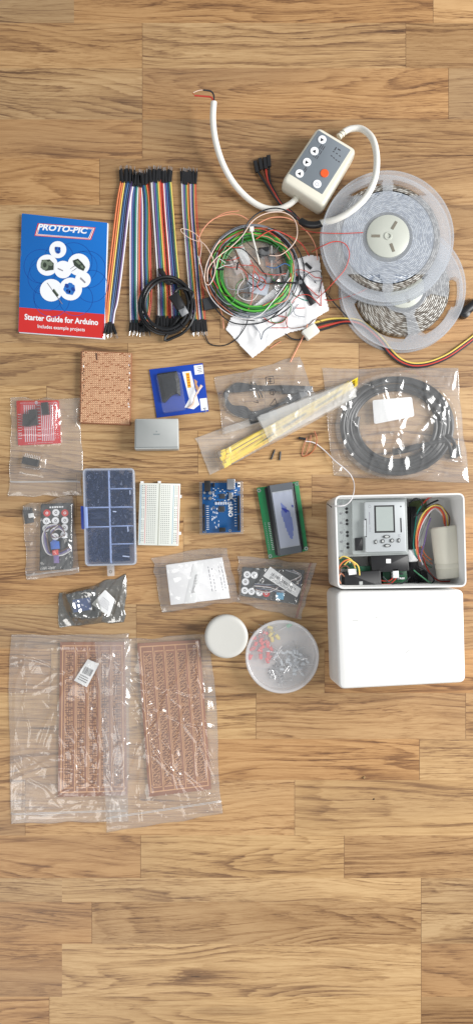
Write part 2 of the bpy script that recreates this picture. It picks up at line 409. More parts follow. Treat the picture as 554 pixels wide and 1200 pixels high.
def floor():
    T = {'n': (.98, .97, .96), 'd': (.84, .79, .75), 'r': (.93, .82, .72), 'p': (1.04, 1.04, 1.02), 'y': (1.03, 1.01, .95), 'g': (.92, .93, .95), 'o': (.99, .92, .85), 'k': (.74, .68, .63)}
    rows = [(-30, 27, [507], 'rog'), (27, 80, [167, 475], 'onk'), (80, 140, [167, 525], 'nrn'), (140, 186, [167], 'rdd'), (186, 240, [117, 395], 'rkd'),
            (240, 292, [182, 430], 'ndd'), (292, 346, [90, 330], 'ndd'), (346, 402, [258, 480], 'ndr'), (402, 452, [150, 420], 'ynd'), (452, 505, [55, 310], 'ynn'),
            (505, 556, [232, 470], 'pyn'), (556, 606, [90, 365], 'nyd'), (606, 658, [215, 500], 'onr'), (658, 708, [330, 480], 'onr'), (708, 760, [160, 400], 'pyd'),
            (760, 812, [60, 380], 'oyr'), (812, 866, [300, 545], 'ydd'), (866, 914, [225, 491], 'orp'), (914, 979, [30, 345], 'ooy'),
            (979, 1029, [165, 403], 'ryd'), (1029, 1057, [493], 'pg'), (1057, 1106, [108, 493], 'rdg'), (1106, 1168, [493], 'pr'), (1168, 1215, [58, 493], 'ryk')]
    x0, x1 = -800, 1360
    y = 1215; k = 0; R = list(rows)
    while y < 1900: R.append((y, y+53, [100 + (k*211) % 400, 480 + (k*97) % 300], random.choice(['nyo', 'dnp', 'ryn']))); y += 53; k += 1
    y = -30
    while y > -700: R.insert(0, (y-53, y, [60 + (k*171) % 300, 420 + (k*97) % 300], random.choice(['nyo', 'dnp', 'ryn']))); y -= 53; k += 1
    vs, fs, uvs, cols = [], [], [], []
    for (a, b, xs, tt) in R:
        xs = [x0] + [x - 420 for x in xs[:1]] + xs + [x + 470 for x in xs[-1:]] + [x1]
        tt = tt[-1] + tt + tt[0]
        xs = sorted(xs)
        for i in range(len(xs)-1):
            o = len(vs); g = .9
            for (px, py) in ((xs[i], b), (xs[i+1], b), (xs[i+1], a), (xs[i], a)): vs.append((*fl(px, py), 0))
            fs.append([o, o+1, o+2, o+3])
            ou, ov = random.uniform(0, 60), random.uniform(0, 60); sx = random.choice([-1, 1]); sc = random.uniform(.8, 1.15)
            uvs += [((vs[o+j][0])*sx*sc + ou, vs[o+j][1]*sc + ov) for j in range(4)]
            c = T[tt[i % len(tt)]]; q = random.uniform(.95, 1.05); cols += [(c[0]*q, c[1]*q, c[2]*q, 1)]*4
    me = bpy.data.meshes.new('floor'); me.from_pydata(vs, [], fs)
    me.color_attributes.new('tint', 'FLOAT_COLOR', 'CORNER'); me.uv_layers.new(name='grain')
    ul = me.uv_layers['grain']; cl = me.color_attributes['tint']
    for i, u in enumerate(uvs): ul.data[i].uv = u
    for i, c in enumerate(cols): cl.data[i].color = c
    me.materials.append(floor_material())
    o = bpy.data.objects.new('floor', me); C.objects.link(o); o['kind'] = 'structure'
    # the fine dark joints between the boards, as flat strips of dark colour
    mb = MB(); rs = random.Random(3)
    for (a, b, xs, tt) in R:
        for x in xs:
            p, q = fl(x, a), fl(x, b); w = .0002
            mb.flat([(p[0]-w, q[1], .0001), (p[0]+w, q[1], .0001), (p[0]+w, p[1], .0001), (p[0]-w, p[1], .0001)])
    j = mb.build('floor_joints', mat('dark_joint', (96, 66, 42), .7)); j['kind'] = 'structure'
floor()

# ------------------------------------------------------------------ booklet
def booklet():
    q = [(26, 250), (126, 261), (122, 396.5), (21.8, 389)]
    t = thing('booklet', 'blue and red starter guide booklet lying on the floor', 'booklet', (74, 324))
    qp = [(27, 251), (127.2, 261.5), (123.4, 397.6), (22.6, 389.8)]
    slab(qp, 0.2, 3.0, 1, .2).build('pages', M['paper'], t)
    slab(q, 3.0, 3.4, 1.2, .1).build('cover', M['blue'], t)
    F = Frame(q, 3.45)
    r = MB(); F.poly(r, [(0.002, .792), (.998, .792), (.998, .999), (.002, .999)]); r.build('red_band', M['red'], t)
    # ring outlines behind the discs
    r = MB()
    for u, v, rr in ((.30, .52, 21), (.24, .43, 20), (.62, .36, 22), (.78, .42, 22), (.66, .68, 20), (.38, .70, 21), (.45, .34, 17), (.84, .56, 19)): F.ring(r, u, v, rr, .55, .05)
    for u, v, rr in ((.33, .68, 17), (.72, .40, 18), (.27, .46, 16)): F.ring(r, u, v, rr, .4, .05)
    r.build('ring_print', M['dkblue'], t)
    # logo
    L = [(.19, .068), (.865, .052), (.815, .163), (.155, .178)]
    def grow(P, k):
        cx_ = sum(p[0] for p in P)/4; cy_ = sum(p[1] for p in P)/4
        return [(cx_ + (x-cx_)*k, cy_ + (y-cy_)*(1-(1-k)*2.8)) for x, y in P]
    lg = MB(); F.poly(lg, L, .08, 0); F.poly(lg, grow(L, .965), .16, 1); F.poly(lg, grow(L, .94), .24, 2); F.poly(lg, grow(L, .915), .32, 1); F.poly(lg, grow(L, .895), .40, 3)
    lg.build('logo_panel', [M['red'], M['wprint'], M['red'], M['blue']], t)
    dx = (1.0, .055); dy = (.17, -1.0)
    text_part('PROTO-PIC', (72.6, 271.2), (11.2, .95), (0, -9.6), 3.95, M['wprint'], t, bold=.035, shear=.28)
    text_part('Starter Guide for Arduino', (72.2, 377.6), (8.1, .62), (0, -9.2), 3.7, M['wprint'], t, bold=.028)
    text_part('Includes example projects', (72.0, 386.2), (5.3, .40), (0, -5.8), 3.7, M['wprint'], t, bold=.010)
    # component pictures: white discs with what is drawn on them
    D = [(.315, .415, 12.4), (.432, .275, 10), (.68, .385, 13), (.50, .44, 10.3), (.735, .51, 9.2), (.37, .625, 13.2), (.595, .60, 13.4)]
    d = MB()
    for i, (u, v, rr) in enumerate(D): F.disc(d, u, v, rr, .10 + i*.04)
    d.build('picture_disc', M['wprint'], t)
    g = mat('drawn_dark_component', (52, 62, 52), .5, var=.5, scale=200); bl = mat('drawn_blue_component', (40, 110, 190), .5, var=.35, scale=150)
    p = MB(); z = .5
    def el(u, v, ru, rv, a, dz, mi):
        ca, sa = math.cos(a), math.sin(a); F.poly(p, [(u+ru*math.cos(t_)*ca-rv*math.sin(t_)*sa*.74, v+ru*math.cos(t_)*sa*.74+rv*math.sin(t_)*ca) for t_ in [2*PI*k/16 for k in range(16)]], dz, mi)
    F.poly(p, [(.25, .375), (.34, .365), (.39, .395), (.39, .45), (.30, .465), (.24, .44)], z, 0); el(.285, .415, .045, .045, 0, z+.04, 3); el(.285, .415, .022, .022, 0, z+.06, 0); el(.35, .40, .03, .02, .3, z+.05, 3)
    el(.432, .28, .035, .03, .4, z, 1); el(.41, .265, .014, .014, 0, z+.05, 4); el(.45, .265, .014, .014, 0, z+.05, 4); el(.435, .295, .02, .012, 0, z+.06, 4)
    F.poly(p, [(.61, .355), (.67, .335), (.72, .365), (.76, .40), (.74, .435), (.68, .42), (.63, .395)], z, 0); F.poly(p, [(.64, .36), (.67, .35), (.71, .38), (.68, .385)], z+.05, 3); F.poly(p, [(.70, .39), (.73, .39), (.74, .415), (.71, .41)], z+.05, 3)
    F.poly(p, [(.40, .61), (.46, .66), (.44, .68), (.38, .63)], z, 0); F.poly(p, [(.40, .62), (.41, .615), (.45, .655), (.445, .66)], z+.05, 3); F.poly(p, [(.315, .565), (.325, .565), (.51, .735), (.50, .735)], z-.05, 2)
    F.poly(p, [(.52, .58), (.58, .545), (.64, .565), (.65, .61), (.62, .65), (.55, .645), (.515, .61)], z, 1)
    for uu, vv, mi in ((.55, .575, 4), (.60, .565, 1), (.625, .60, 4), (.57, .62, 4), (.60, .63, 1), (.535, .61, 1)): el(uu, vv, .026, .018, .5, z+.06, mi)
    F.poly(p, [(.71, .49), (.77, .53), (.76, .54), (.70, .505)], z, 2)
    F.poly(p, [(.44, .43), (.50, .445), (.50, .455), (.44, .44)], z, 2)
    F.poly(p, [(.58, .43), (.585, .43), (.64, .40), (.635, .395)], z, 2); F.poly(p, [(.60, .45), (.605, .45), (.66, .42), (.655, .415)], z, 2)
    p.build('component_picture', [g, bl, M['inkg'], mat('drawn_green_highlight', (112, 124, 108), .5, var=.3, scale=200), mat('drawn_deep_blue', (20, 66, 150), .5, var=.3, scale=200)], t)
    for x, y in ((25.2, 297), (23.4, 352)): s = MB(); s.box(at(x, y, 3.4), .0003, .008, .0002); s.build('staple', M['silver'], t)
booklet()

# ------------------------------------------------------------------ jumper ribbons
def ribbon(label, path, cols, top_h=13, bot_h=13, fan=0, seed=0, pins=(True, True)):
    rs = random.Random(seed); n = len(cols)
    t = thing('jumper_ribbon', label, 'jumper cable', path[len(path)//2][:2], group='rainbow jumper ribbons')
    for i, c in enumerate(cols):
        f = (i/(n-1)-.5)*2 if n > 1 else 0; ph = rs.uniform(-.6, .6); zz = rs.uniform(0, .5)
        pts = [(x + f*hw + ph*(0 < k < len(path)-1), y, z+zz) for k, (x, y, z, hw) in enumerate(path)]
        hm = path[len(path)//2][3]; mb = MB(); mb.tube(pts, max(.75, 1.02*hm/(n-1)*1.17), 6, 6); mb.build('wire', M['w_'+c], t)
        for end in (0, 1):
            x, y, z, hw = path[-1 if end else 0]; sg = 1 if end else -1
            xx = x + f*hw*1.02; zb = .3 + (1.9 if i % 2 else 0) + (0 if end else 1.0); yo = rs.uniform(-1.2, 1.2); sl = rs.uniform(-.1, .1) + f*fan*end
            ln = bot_h if end else top_h
            a = Vector((xx, y - sg*2 + yo)); e = a + Vector((sl*ln, sg*ln))
            c0 = at((a.x+e.x)/2, (a.y+e.y)/2, zb)
            h = MB(); h.box(c0, .0027, (ln+1.5)*S, .0026, rot=math.atan2(sl*sg, 1)*1.0, bev=.0003); ho = h.build('connector_housing', M['black'], t)
            if pins[end]:
                p = MB(); p.rod(at(e.x, e.y - sg, zb+1.1), at(e.x + sl*6, e.y + sg*5.5, zb+1.1), .00036, 5); p.build('pin', M['silver'], ho)
R8 = ['orange', 'orange', 'yellow', 'navy', 'blue', 'navy', 'purple', 'white']
ribbon('leftmost slanting rainbow jumper ribbon beside the booklet', [(149.5, 213, 3, 7.6), (145, 240, 3, 7.4), (138, 300, 2, 7.5), (132, 350, 2, 7), (130, 366, 2, 5), (128.5, 381, 1.6, 4.2)],
       R8, 15, 11, .35, 1)
ribbon('straight blue and red jumper ribbon, second from the booklet', [(160, 216, 2, 5), (158.5, 245, 2, 6.0), (158, 300, 2, 6.0), (158, 350, 2, 5.8), (159, 378, 2, 5.5)], ['white', 'purple', 'blue', 'navy', 'teal', 'white', 'salmon', 'red'], 12, 11, .15, 2)
ribbon('narrow ribbon of grey, blue and red jumpers, third from the booklet', [(168, 214, 1.5, 5), (171, 240, 1.5, 5), (171, 300, 1.5, 5), (172, 350, 1.5, 5), (169, 379, 1.5, 4)], ['purple', 'white', 'navy', 'blue', 'green', 'orange', 'red'], 12, 11, .2, 3)
ribbon('wide jumper ribbon running under the upper left of the black usb coil', [(182, 211, 3, 6.4), (184, 250, 2.5, 6.4), (187.5, 300, 2, 6.4), (190, 340, 2, 6.6), (191, 373, 2, 7)], ['brown', 'white', 'grey', 'purple', 'blue', 'green', 'yellow', 'orange', 'red'], 13, 11, .1, 4)
ribbon('green edged jumper ribbon running under the right of the black usb coil', [(195, 211, 2, 5), (198, 250, 2, 5.4), (202, 300, 2, 5.4), (205, 340, 2, 6), (206, 373, 2, 6)], ['red', 'white', 'purple', 'blue', 'navy', 'green', 'yellow'], 12, 11, .1, 5)
ribbon('rightmost rainbow jumper ribbon beside the tangled wires', [(221, 213, 3, 8.2), (222, 250, 2.5, 8), (226, 300, 2.5, 8), (230, 350, 2.5, 8), (232.5, 378, 2.5, 8)],
       ['white', 'grey', 'purple', 'blue', 'green', 'yellow', 'orange', 'brown', 'white', 'purple', 'navy', 'green', 'orange', 'red'], 13, 12, .05, 6)

# ------------------------------------------------------------------ coils
def coil_pts(c, rx, ry, turns, z0, z1, jit, seed, a0=0.0, wander=1.0):
    rs = random.Random(seed); pts = []; n = int(turns*16)
    ph = [rs.uniform(0, 6.28) for _ in range(4)]
    for i in range(n+1):
        a = a0 + i/16*2*PI; k = i/n
        w = wander*(math.sin(a*.37+ph[0]) + math.sin(a*.61+ph[1]))*jit*.5
        pts.append((c[0] + (rx+w)*math.cos(a) + math.sin(a*.13+ph[2])*jit*.3, c[1] + (ry+w)*math.sin(a) + math.cos(a*.17+ph[3])*jit*.3, z0 + (z1-z0)*(.5+.5*math.sin(a*.43+ph[2]))))
    return pts
def usb_coil():
    t = thing('usb_cable', 'coiled black usb cable lying over the jumper ribbons', 'usb cable', (196, 358))
    mb = MB(); pts = coil_pts((195.5, 358), 29, 32, 4.6, 5, 14, 5, 4, a0=4.4)
    pts = [(186, 315, 7), (190, 322, 8), (196, 332, 9)] + pts[2:]
    pts += [(225, 350, 13), (220, 340, 14), (210, 338, 15), (204, 344, 15)]
    mb.tube(pts, 2.0, 8, 5); mb.build('cable', M['black_rub'], t)
    h = MB(); h.sweep([at(188.5, 316, 8), at(193, 324, 9), at(199, 333, 9)], .0034, 10, r2=.0028); h.build('small_plug', M['black'], t)
    p = MB(); a, b = Vector((203, 344)), Vector((213, 361)); d = (b-a).normalized(); nn = Vector((-d.y, d.x))
    q = [a+nn*6, b+nn*5.6, b-nn*5.6, a-nn*6]; slab(q, 12, 20, 2.5, 2, p); pl = p.build('plug_body', M['black'], t)
    a, b = Vector((212.5, 360)), Vector((217.5, 369)); q = [a+nn*4.6, b+nn*4.6, b-nn*4.6, a-nn*4.6]
    p = MB(); slab(q, 13.5, 18, .3, .3, p); p.build('metal_shell', M['silver'], pl)
    k = MB()
    for ang, rr in ((.9, 30), (2.4, 30)):
        x, y = 195.5+rr*math.cos(ang), 358+rr*math.sin(ang)
        k.tube([(x-4, y-3, 3), (x-3, y-3, 15), (x+4, y+3, 16), (x+5, y+4, 3)], .7, 6)
    k.build('twist_tie', M['black'], t)
usb_coil()

# ------------------------------------------------------------------ controller
def controller():
    t = thing('led_controller', 'off white box controller with grey button panel and thick white cables', 'controller', (372, 198))
    zt = 30
    top = [(372.5, 147.5), (418.5, 175), (378.5, 243), (330, 211.5)]
    P = outline(top, zt, .008, 6); mb = MB()
    layers(mb, P, [(1.6, 0), (0, 2), (-.6, 14), (0, zt-5), (1.0, zt-1.8), (2.6, zt-.5), (5, zt)]); mb.build('case', M['cream'], t, smooth_deg=50)
    pan = [(373, 152.5), (410.5, 175.5), (377.3, 227.6), (338.5, 203.2)]
    slab(pan, zt-.2, zt+.4, 1.2, .15).build('button_panel', M['panel'], t)
    F = Frame(pan, zt+.4)
    U = Vector((37.5, 23)).normalized(); V = Vector((-U.y, U.x))
    for (x, y), kind, d in (((377, 163.8), 'w', 1), ((367.9, 177.3), 'w', -1), ((359.2, 190.2), 'w', 1), ((350.5, 203.5), 'w', -1), ((379.8, 203.2), 'o', 0), ((371.1, 215.8), 'w', 0)):
        b = MB(); b.cyl(at(x, y, zt+.3), .0056, .0012, 24, bev=.0004); bo = b.build('button', M['orange' if kind == 'o' else 'wprint'], t)
        if kind == 'w' and d:
            a = MB(); c = Vector((x, y)); ux = Vector((1, .15)).normalized()*d; vx = Vector((-ux.y, ux.x))
            a.flat([at(*(c+ux*2.4), zt+1.56), at(*(c-ux*1.6+vx*2.3), zt+1.56), at(*(c-ux*1.6-vx*2.3), zt+1.56)]); a.build('arrow_mark', M['black'], bo)
        elif kind == 'w':
            a = MB(); Frame([(x-1, y-1), (x+1, y-1), (x+1, y+1), (x-1, y+1)], zt+1.56).ring(a, .5, .5, 2.2, .5); a.build('ring_mark', M['inkg'], bo)
    k = MB(); rs = random.Random(5)
    for i in range(9):
        u = .30 + .03*(i % 3); v0 = .12 + .052*i
        F.rect(k, .27 + .05*(i % 3), .20+.11*(i//3), .29+.05*(i % 3), .29+.10*(i//3), .05)
    for u, v in ((.62, .19), (.72, .19), (.82, .20), (.64, .28), (.72, .29), (.80, .30), (.88, .30)):
        F.rect(k, u, v, u+.05, v+.018, .05)
    F.rect(k, .63, .10, .66, .17, .05); F.rect(k, .70, .10, .78, .125, .05)
    for u, v in ((.26, .72), (.30, .74), (.27, .62)): F.rect(k, u, v, u+.02, v+.08, .05)
    k.build('panel_print', M['ink'], t)
    # strain reliefs
    for pts in ([(352.5, 227, 14), (344, 235.5, 12)], [(396.5, 160.5, 15), (405, 153, 15)]):
        s = MB(); a, b = [at(*p) for p in pts]
        for i in range(6): s.rod(a.lerp(b, i/6), a.lerp(b, i/6+.13), .0046 if i % 2 == 0 else .0038, 12)
        s.build('strain_relief', M['cream'], t)
    c = MB(); c.tube([(347, 233, 12), (338, 240, 10), (325, 245, 8), (308, 243, 7), (291, 233, 8), (274, 215, 12), (261, 192, 18), (252.5, 165, 24), (249.5, 140, 28), (250.5, 119.5, 30)], 4.1, 12); c.build('cable', M['cable_white'], t)
    c = MB(); c.tube([(402, 155, 15), (411, 151, 15), (424, 151.5, 18), (436, 163, 30), (441, 185, 42), (438.5, 210, 46), (428, 231, 45), (410, 248, 40), (392, 257.5, 32), (375, 261.5, 22)], 4.3, 12); c.build('cable', M['cable_white'], t)
    for col, pts in (('black', [(250.5, 121, 30), (250.5, 112, 31), (247, 107, 32), (238, 105.5, 32)]), ('red', [(249.8, 121, 30), (248, 114.5, 30), (240, 113, 29), (228, 112, 28)]), ('copper', [(228.5, 112.2, 28), (225.5, 109, 28)]), ('pale', [(238, 105.5, 32), (233, 106, 32), (226.5, 108.5, 32)])):
        c = MB(); c.tube(pts, 1.1 if col in ('black', 'red') else .5, 7); c.build('stripped_wire', M['w_'+col], t)
    s = MB(); s.tube([(378, 261, 23), (370, 263.5, 20), (360, 263, 17), (352, 259, 14)], 4.8, 12); s.build('heat_shrink', M['black_rub'], t)
    for i, (ex, ey, c) in enumerate(((301, 200, 'black'), (306, 197, 'brown'), (311, 196, 'red'), (315, 193.5, 'black'))):
        w = MB(); w.tube([(352, 259, 14), (340+i, 252-i, 10), (328+i, 240, 6), (318+i*1.5, 226, 5), (309+i*2.4, 212, 4), (ex, ey, 3)], 1.3, 7); w.build('lead_wire', M['w_'+c], t)
        h = MB(); a = at(ex+.5, ey+2, 3+i); b = at(ex-2.5+i*.5, ey-11, 3+i)
        h.box((a+b)/2 - Vector((0, 0, .002)), .0052, (a-b).length, .005, rot=.2-.04*i, bev=.0006); h.build('connector_housing', M['black'], t)
controller()

# ------------------------------------------------------------------ LED reels
def polar_plate(c, R, hole, z0, z1, nr=52, na=300):
    "flat disc with windows cut through where hole(x, y) holds; px units about its centre, y up"
    ctr = at(c[0], c[1], z1); rr = np.linspace(0, R, nr+1)
    mask = np.ones((nr, na), bool)
    for i in range(nr):
        rm = (rr[i]+rr[i+1])/2
        for j in range(na):
            am = (j+.5)*2*PI/na
            if hole(rm*math.cos(am), rm*math.sin(am)): mask[i, j] = False
    mb = MB(); vid = {}
    def V(i, j, s):
        k = (i, j % na, s)
        if k not in vid:
            a = 2*PI*(j % na)/na; q = rr[i]*S*(H-z1*.001)/H
            vid[k] = len(mb.v); mb.v.append(Vector((ctr.x + q*math.cos(a), ctr.y + q*math.sin(a), (z1 if s else z0)*.001)))
        return vid[k]
    for i in range(nr):
        for j in range(na):
            if not mask[i, j]: continue
            if rr[i] < 1e-6:
                mb.f.append([V(0, 0, 1), V(1, j, 1), V(1, j+1, 1)]); mb.f.append([V(0, 0, 0), V(1, j+1, 0), V(1, j, 0)])
            else:
                mb.f.append([V(i, j, 1), V(i+1, j, 1), V(i+1, j+1, 1), V(i, j+1, 1)]); mb.f.append([V(i, j, 0), V(i, j+1, 0), V(i+1, j+1, 0), V(i+1, j, 0)])
            for (i2, j2, a, b) in ((i+1, j, (i+1, j), (i+1, j+1)), (i-1, j, (i, j+1), (i, j)), (i, j+1, (i+1, j+1), (i, j+1)), (i, j-1, (i, j), (i+1, j))):
                if i2 == -1: continue
                if i2 >= nr or not mask[i2, j2 % na]:
                    mb.f.append([V(*a, 1), V(*a, 0), V(*b, 0), V(*b, 1)])
    mb.m = [0]*len(mb.f); return mb
def strip_material(name, c1, c2, c3, pitch, bubbles):
    m, t, b = new_mat(name); N, L = t.nodes, t.links
    def mt(op, a, b_=None):
        n = N.new('ShaderNodeMath'); n.operation = op
        for i, v in enumerate((a, b_)):
            if v is None: continue
            if isinstance(v, (int, float)): n.inputs[i].default_value = v
            else: L.new(v, n.inputs[i])
        return n.outputs[0]
    tc = N.new('ShaderNodeTexCoord'); sp = N.new('ShaderNodeSeparateXYZ'); L.new(tc.outputs['Object'], sp.inputs[0])
    r = mt('SQRT', mt('ADD', mt('POWER', sp.outputs[0], 2.), mt('POWER', sp.outputs[1], 2.))); a = mt('ARCTAN2', sp.outputs[1], sp.outputs[0])
    k = mt('FLOOR', mt('DIVIDE', r, pitch)); fr = mt('FRACT', mt('DIVIDE', r, pitch))
    cb = N.new('ShaderNodeCombineXYZ'); L.new(mt('MULTIPLY', k, 7.31), cb.inputs[0]); L.new(mt('MULTIPLY', mt('MULTIPLY', a, r), 190.), cb.inputs[1])
    nz = N.new('ShaderNodeTexNoise'); nz.inputs['Scale'].default_value = 1; nz.inputs['Detail'].default_value = 0; L.new(cb.outputs[0], nz.inputs['Vector'])
    cr = N.new('ShaderNodeValToRGB'); L.new(nz.outputs['Fac'], cr.inputs[0]); e = cr.color_ramp.elements
    e[0].position = .40; e[0].color = rgb(*c1); e[1].position = .47; e[1].color = rgb(*c2); x = e.new(.60); x.color = rgb(*c3); cr.color_ramp.interpolation = 'LINEAR'
    gap = mt('LESS_THAN', fr, .22)
    mx = N.new('ShaderNodeMix'); mx.data_type = 'RGBA'; L.new(mt('MULTIPLY', gap, .75), mx.inputs[0]); L.new(cr.outputs[0], mx.inputs[6]); mx.inputs[7].default_value = rgb(70, 64, 58)
    L.new(mx.outputs[2], b.inputs['Base Color']); b.inputs['Roughness'].default_value = .3
    bp = N.new('ShaderNodeBump'); bp.inputs['Strength'].default_value = .8; bp.inputs['Distance'].default_value = .002
    L.new(mt('ADD', mt('PINGPONG', fr, .5), nz.outputs['Fac']), bp.inputs['Height']); L.new(bp.outputs[0], b.inputs['Normal'])
    return m
def reel(label, c, R, z0, z1, holes, strip, hubr, slots=True, r_strip=(30, 61)):
    t = thing('led_strip_reel', label, 'led reel', c, z0, 'reels of led strip'); k = S*(H-z1*.001)/H
    t.location = Vector((at(*c, z1).x, at(*c, z1).y, z0*.001))
    for nm, a, b in (('flange', z0+.2, z0+1.6), ('flange', z1-1.6, z1)):
        mb = polar_plate(c, R, holes, a, b)
        ctr0, ctr1 = at(*c, b), at(*c, z1)
        for v in mb.v: v.x += ctr1.x-ctr0.x; v.y += ctr1.y-ctr0.y
        mb.build(nm, M['frost2'], t)
        rm = MB(); rm.lathe((ctr1.x, ctr1.y, 0), [((R-1.2)*k, a*.001-.0003), ((R+.3)*k, a*.001-.0003), ((R+.3)*k, b*.001+.0006), ((R-1.2)*k, b*.001+.0006)], 96, caps=False); rm.build('rim', M['frost2'], t)
    mb = MB(); r0, r1 = r_strip; ct = at(*c, z1); pr = [(r0*k, (z0+2)*.001), (r1*k, (z0+2)*.001)]
    n = 14
    pr += [((r1-(r1-r0)*i/n)*k, (z1-2.6+(.7 if i % 2 else 0))*.001) for i in range(n+1)]
    mb.lathe((ct.x, ct.y, 0), pr, 96, caps=False); mb.loft([], False, False) if False else None
    mb.build('led_strip', strip, t, smooth_deg=60)
    h = MB(); h.lathe((ct.x, ct.y, 0), [(hubr*k, (z0+1.8)*.001), (hubr*k, (z1+.8)*.001), ((hubr-.8)*k, (z1+1.4)*.001), (5*k, (z1+.9)*.001), (4.4*k, (z1+2.0)*.001), (3*k, (z1+2.0)*.001), (2.6*k, (z1+.6)*.001)], 48)
    ho = h.build('hub', M['cream_t'], t, smooth_deg=40)
    s = MB()
    for a in (20, 140, 250) if slots else (60, 180, 300):
        a = math.radians(a+40); d = Vector((math.cos(a), math.sin(a), 0)); cpos = Vector((ct.x, ct.y, (z1+1.0)*.001)) + d*hubr*.58*k
        s.box(cpos, .0115, .0036, .0006, rot=a)
    s.build('hub_slot', M['slot'], ho)
    return t
M['cream_t'] = mat('translucent_hub_plastic', (184, 187, 178), .4, var=.03)
M['slot'] = mat('slot_void', (118, 112, 100), .7)
st1 = strip_material('silicone_led_strip', (136, 146, 164), (172, 181, 194), (206, 212, 220), .0022, True)
st2 = strip_material('bare_led_strip', (104, 96, 88), (144, 137, 127), (186, 184, 179), .0024, False)
def sector(x, y, a0, a1, r0, r1):
    r = math.hypot(x, y); a = math.degrees(math.atan2(y, x)) % 360; w = (a1-a0) % 360; d = (a-a0) % 360
    if not (r0 < r < r1 and 0 < d < w): return False
    e = min(d, w-d)*PI/180*r; f = min(r-r0, r1-r)
    return e+f > 4 or (e > 4) or (f > 4)
hole_low = lambda x, y: sector(x, y, 292, 348, 30, 60) or sector(x, y, 338, 372, 53, 66) or sector(x, y, 195, 276, 30, 60) or sector(x, y, 120, 170, 40, 64)
def hole_up(x, y):
    r = math.hypot(x, y); ax = abs(x)
    return r < 67 and 6 < ax < 47 and ((y > 48 and r > 40) or (y < -44 and r < 65)) and not (ax < 9 and abs(abs(y)-47) < 3)
reel('lower led reel half covered by the other reel, bare strip showing', (472, 337), 73, 0, 14, hole_low, st2, 24, r_strip=(28, 55))
reel('upper translucent led reel lying on top of the other reel', (454, 277), 77, 15.5, 30, hole_up, st1, 25, r_strip=(29, 54))
# ring of bare strip visible through the upper reel's windows belongs to that reel
ro = [o for o in C.objects if o.name == 'led_strip_reel.001'][0]
mb = MB(); ct = at(454, 277, 30); k = S*(H-.03)/H
mb.lathe((ct.x, ct.y, 0), [(55.5*k, .018), (62*k, .018), (62*k, .0265), (60*k, .0272), (58*k, .0266), (55.5*k, .0272)], 96, caps=False); mb.build('led_strip', st2, ro, smooth_deg=60)

# ------------------------------------------------------------------ lead with connector, plug
def lead():
    t = thing('connector_lead', 'four core yellow, red and black lead with white connector curving below the reels', 'cable', (440, 392))
    base = [(366, 384), (385, 379), (403, 376), (420, 378), (434, 387), (446, 399), (457, 413), (469, 423), (484, 428), (503, 426), (523, 418), (541, 406), (562, 390)]
    for i, c in enumerate(('yellow', 'black', 'red', 'black')):
        pts = []
        for k, (x, y) in enumerate(base):
            sp = 3.4 if k < 2 else (1.9 if k < 7 else 1.5)
            a, b = base[max(k-1, 0)], base[min(k+1, len(base)-1)]; d = Vector((b[0]-a[0], b[1]-a[1])).normalized()
            o = (i-1.5)*sp; pts.append((x - d.y*o, y + d.x*o, 3 if 3 <= k <= 5 else 2.2))
        w = MB(); w.tube(pts, 1.35, 7, 6); w.build('wire', M['w_'+c], t)
    q = [(353, 388), (368, 378), (375, 388), (361, 398)]
    slab(q, .5, 9, 2, 1.2).build('connector', M['frost_c'], t)
M['frost_c'] = mat('white_nylon', (222, 222, 214), .5, var=.05)
lead()
def plug():
    t = thing('power_plug', 'black barrel plug at the right edge beside the reels', 'plug', (552, 362))
    m = MB(); m.sweep(smooth([at(541, 369, 6), at(546, 364, 7), at(552, 359, 7), at(560, 352, 7)]), .0066, 14); m.build('plug_body', M['black'], t)
    m = MB(); m.tube([(557, 356, 7), (575, 343, 4), (590, 330, 3)], 2.2); m.build('cable', M['black_rub'], t)
    m = MB(); m.lathe(at(541.5, 369, 0), [(.0035, 0), (.0068, .002), (.0068, .011), (.004, .0125)], 20); m.build('collar', M['black_rub'], t)
plug()

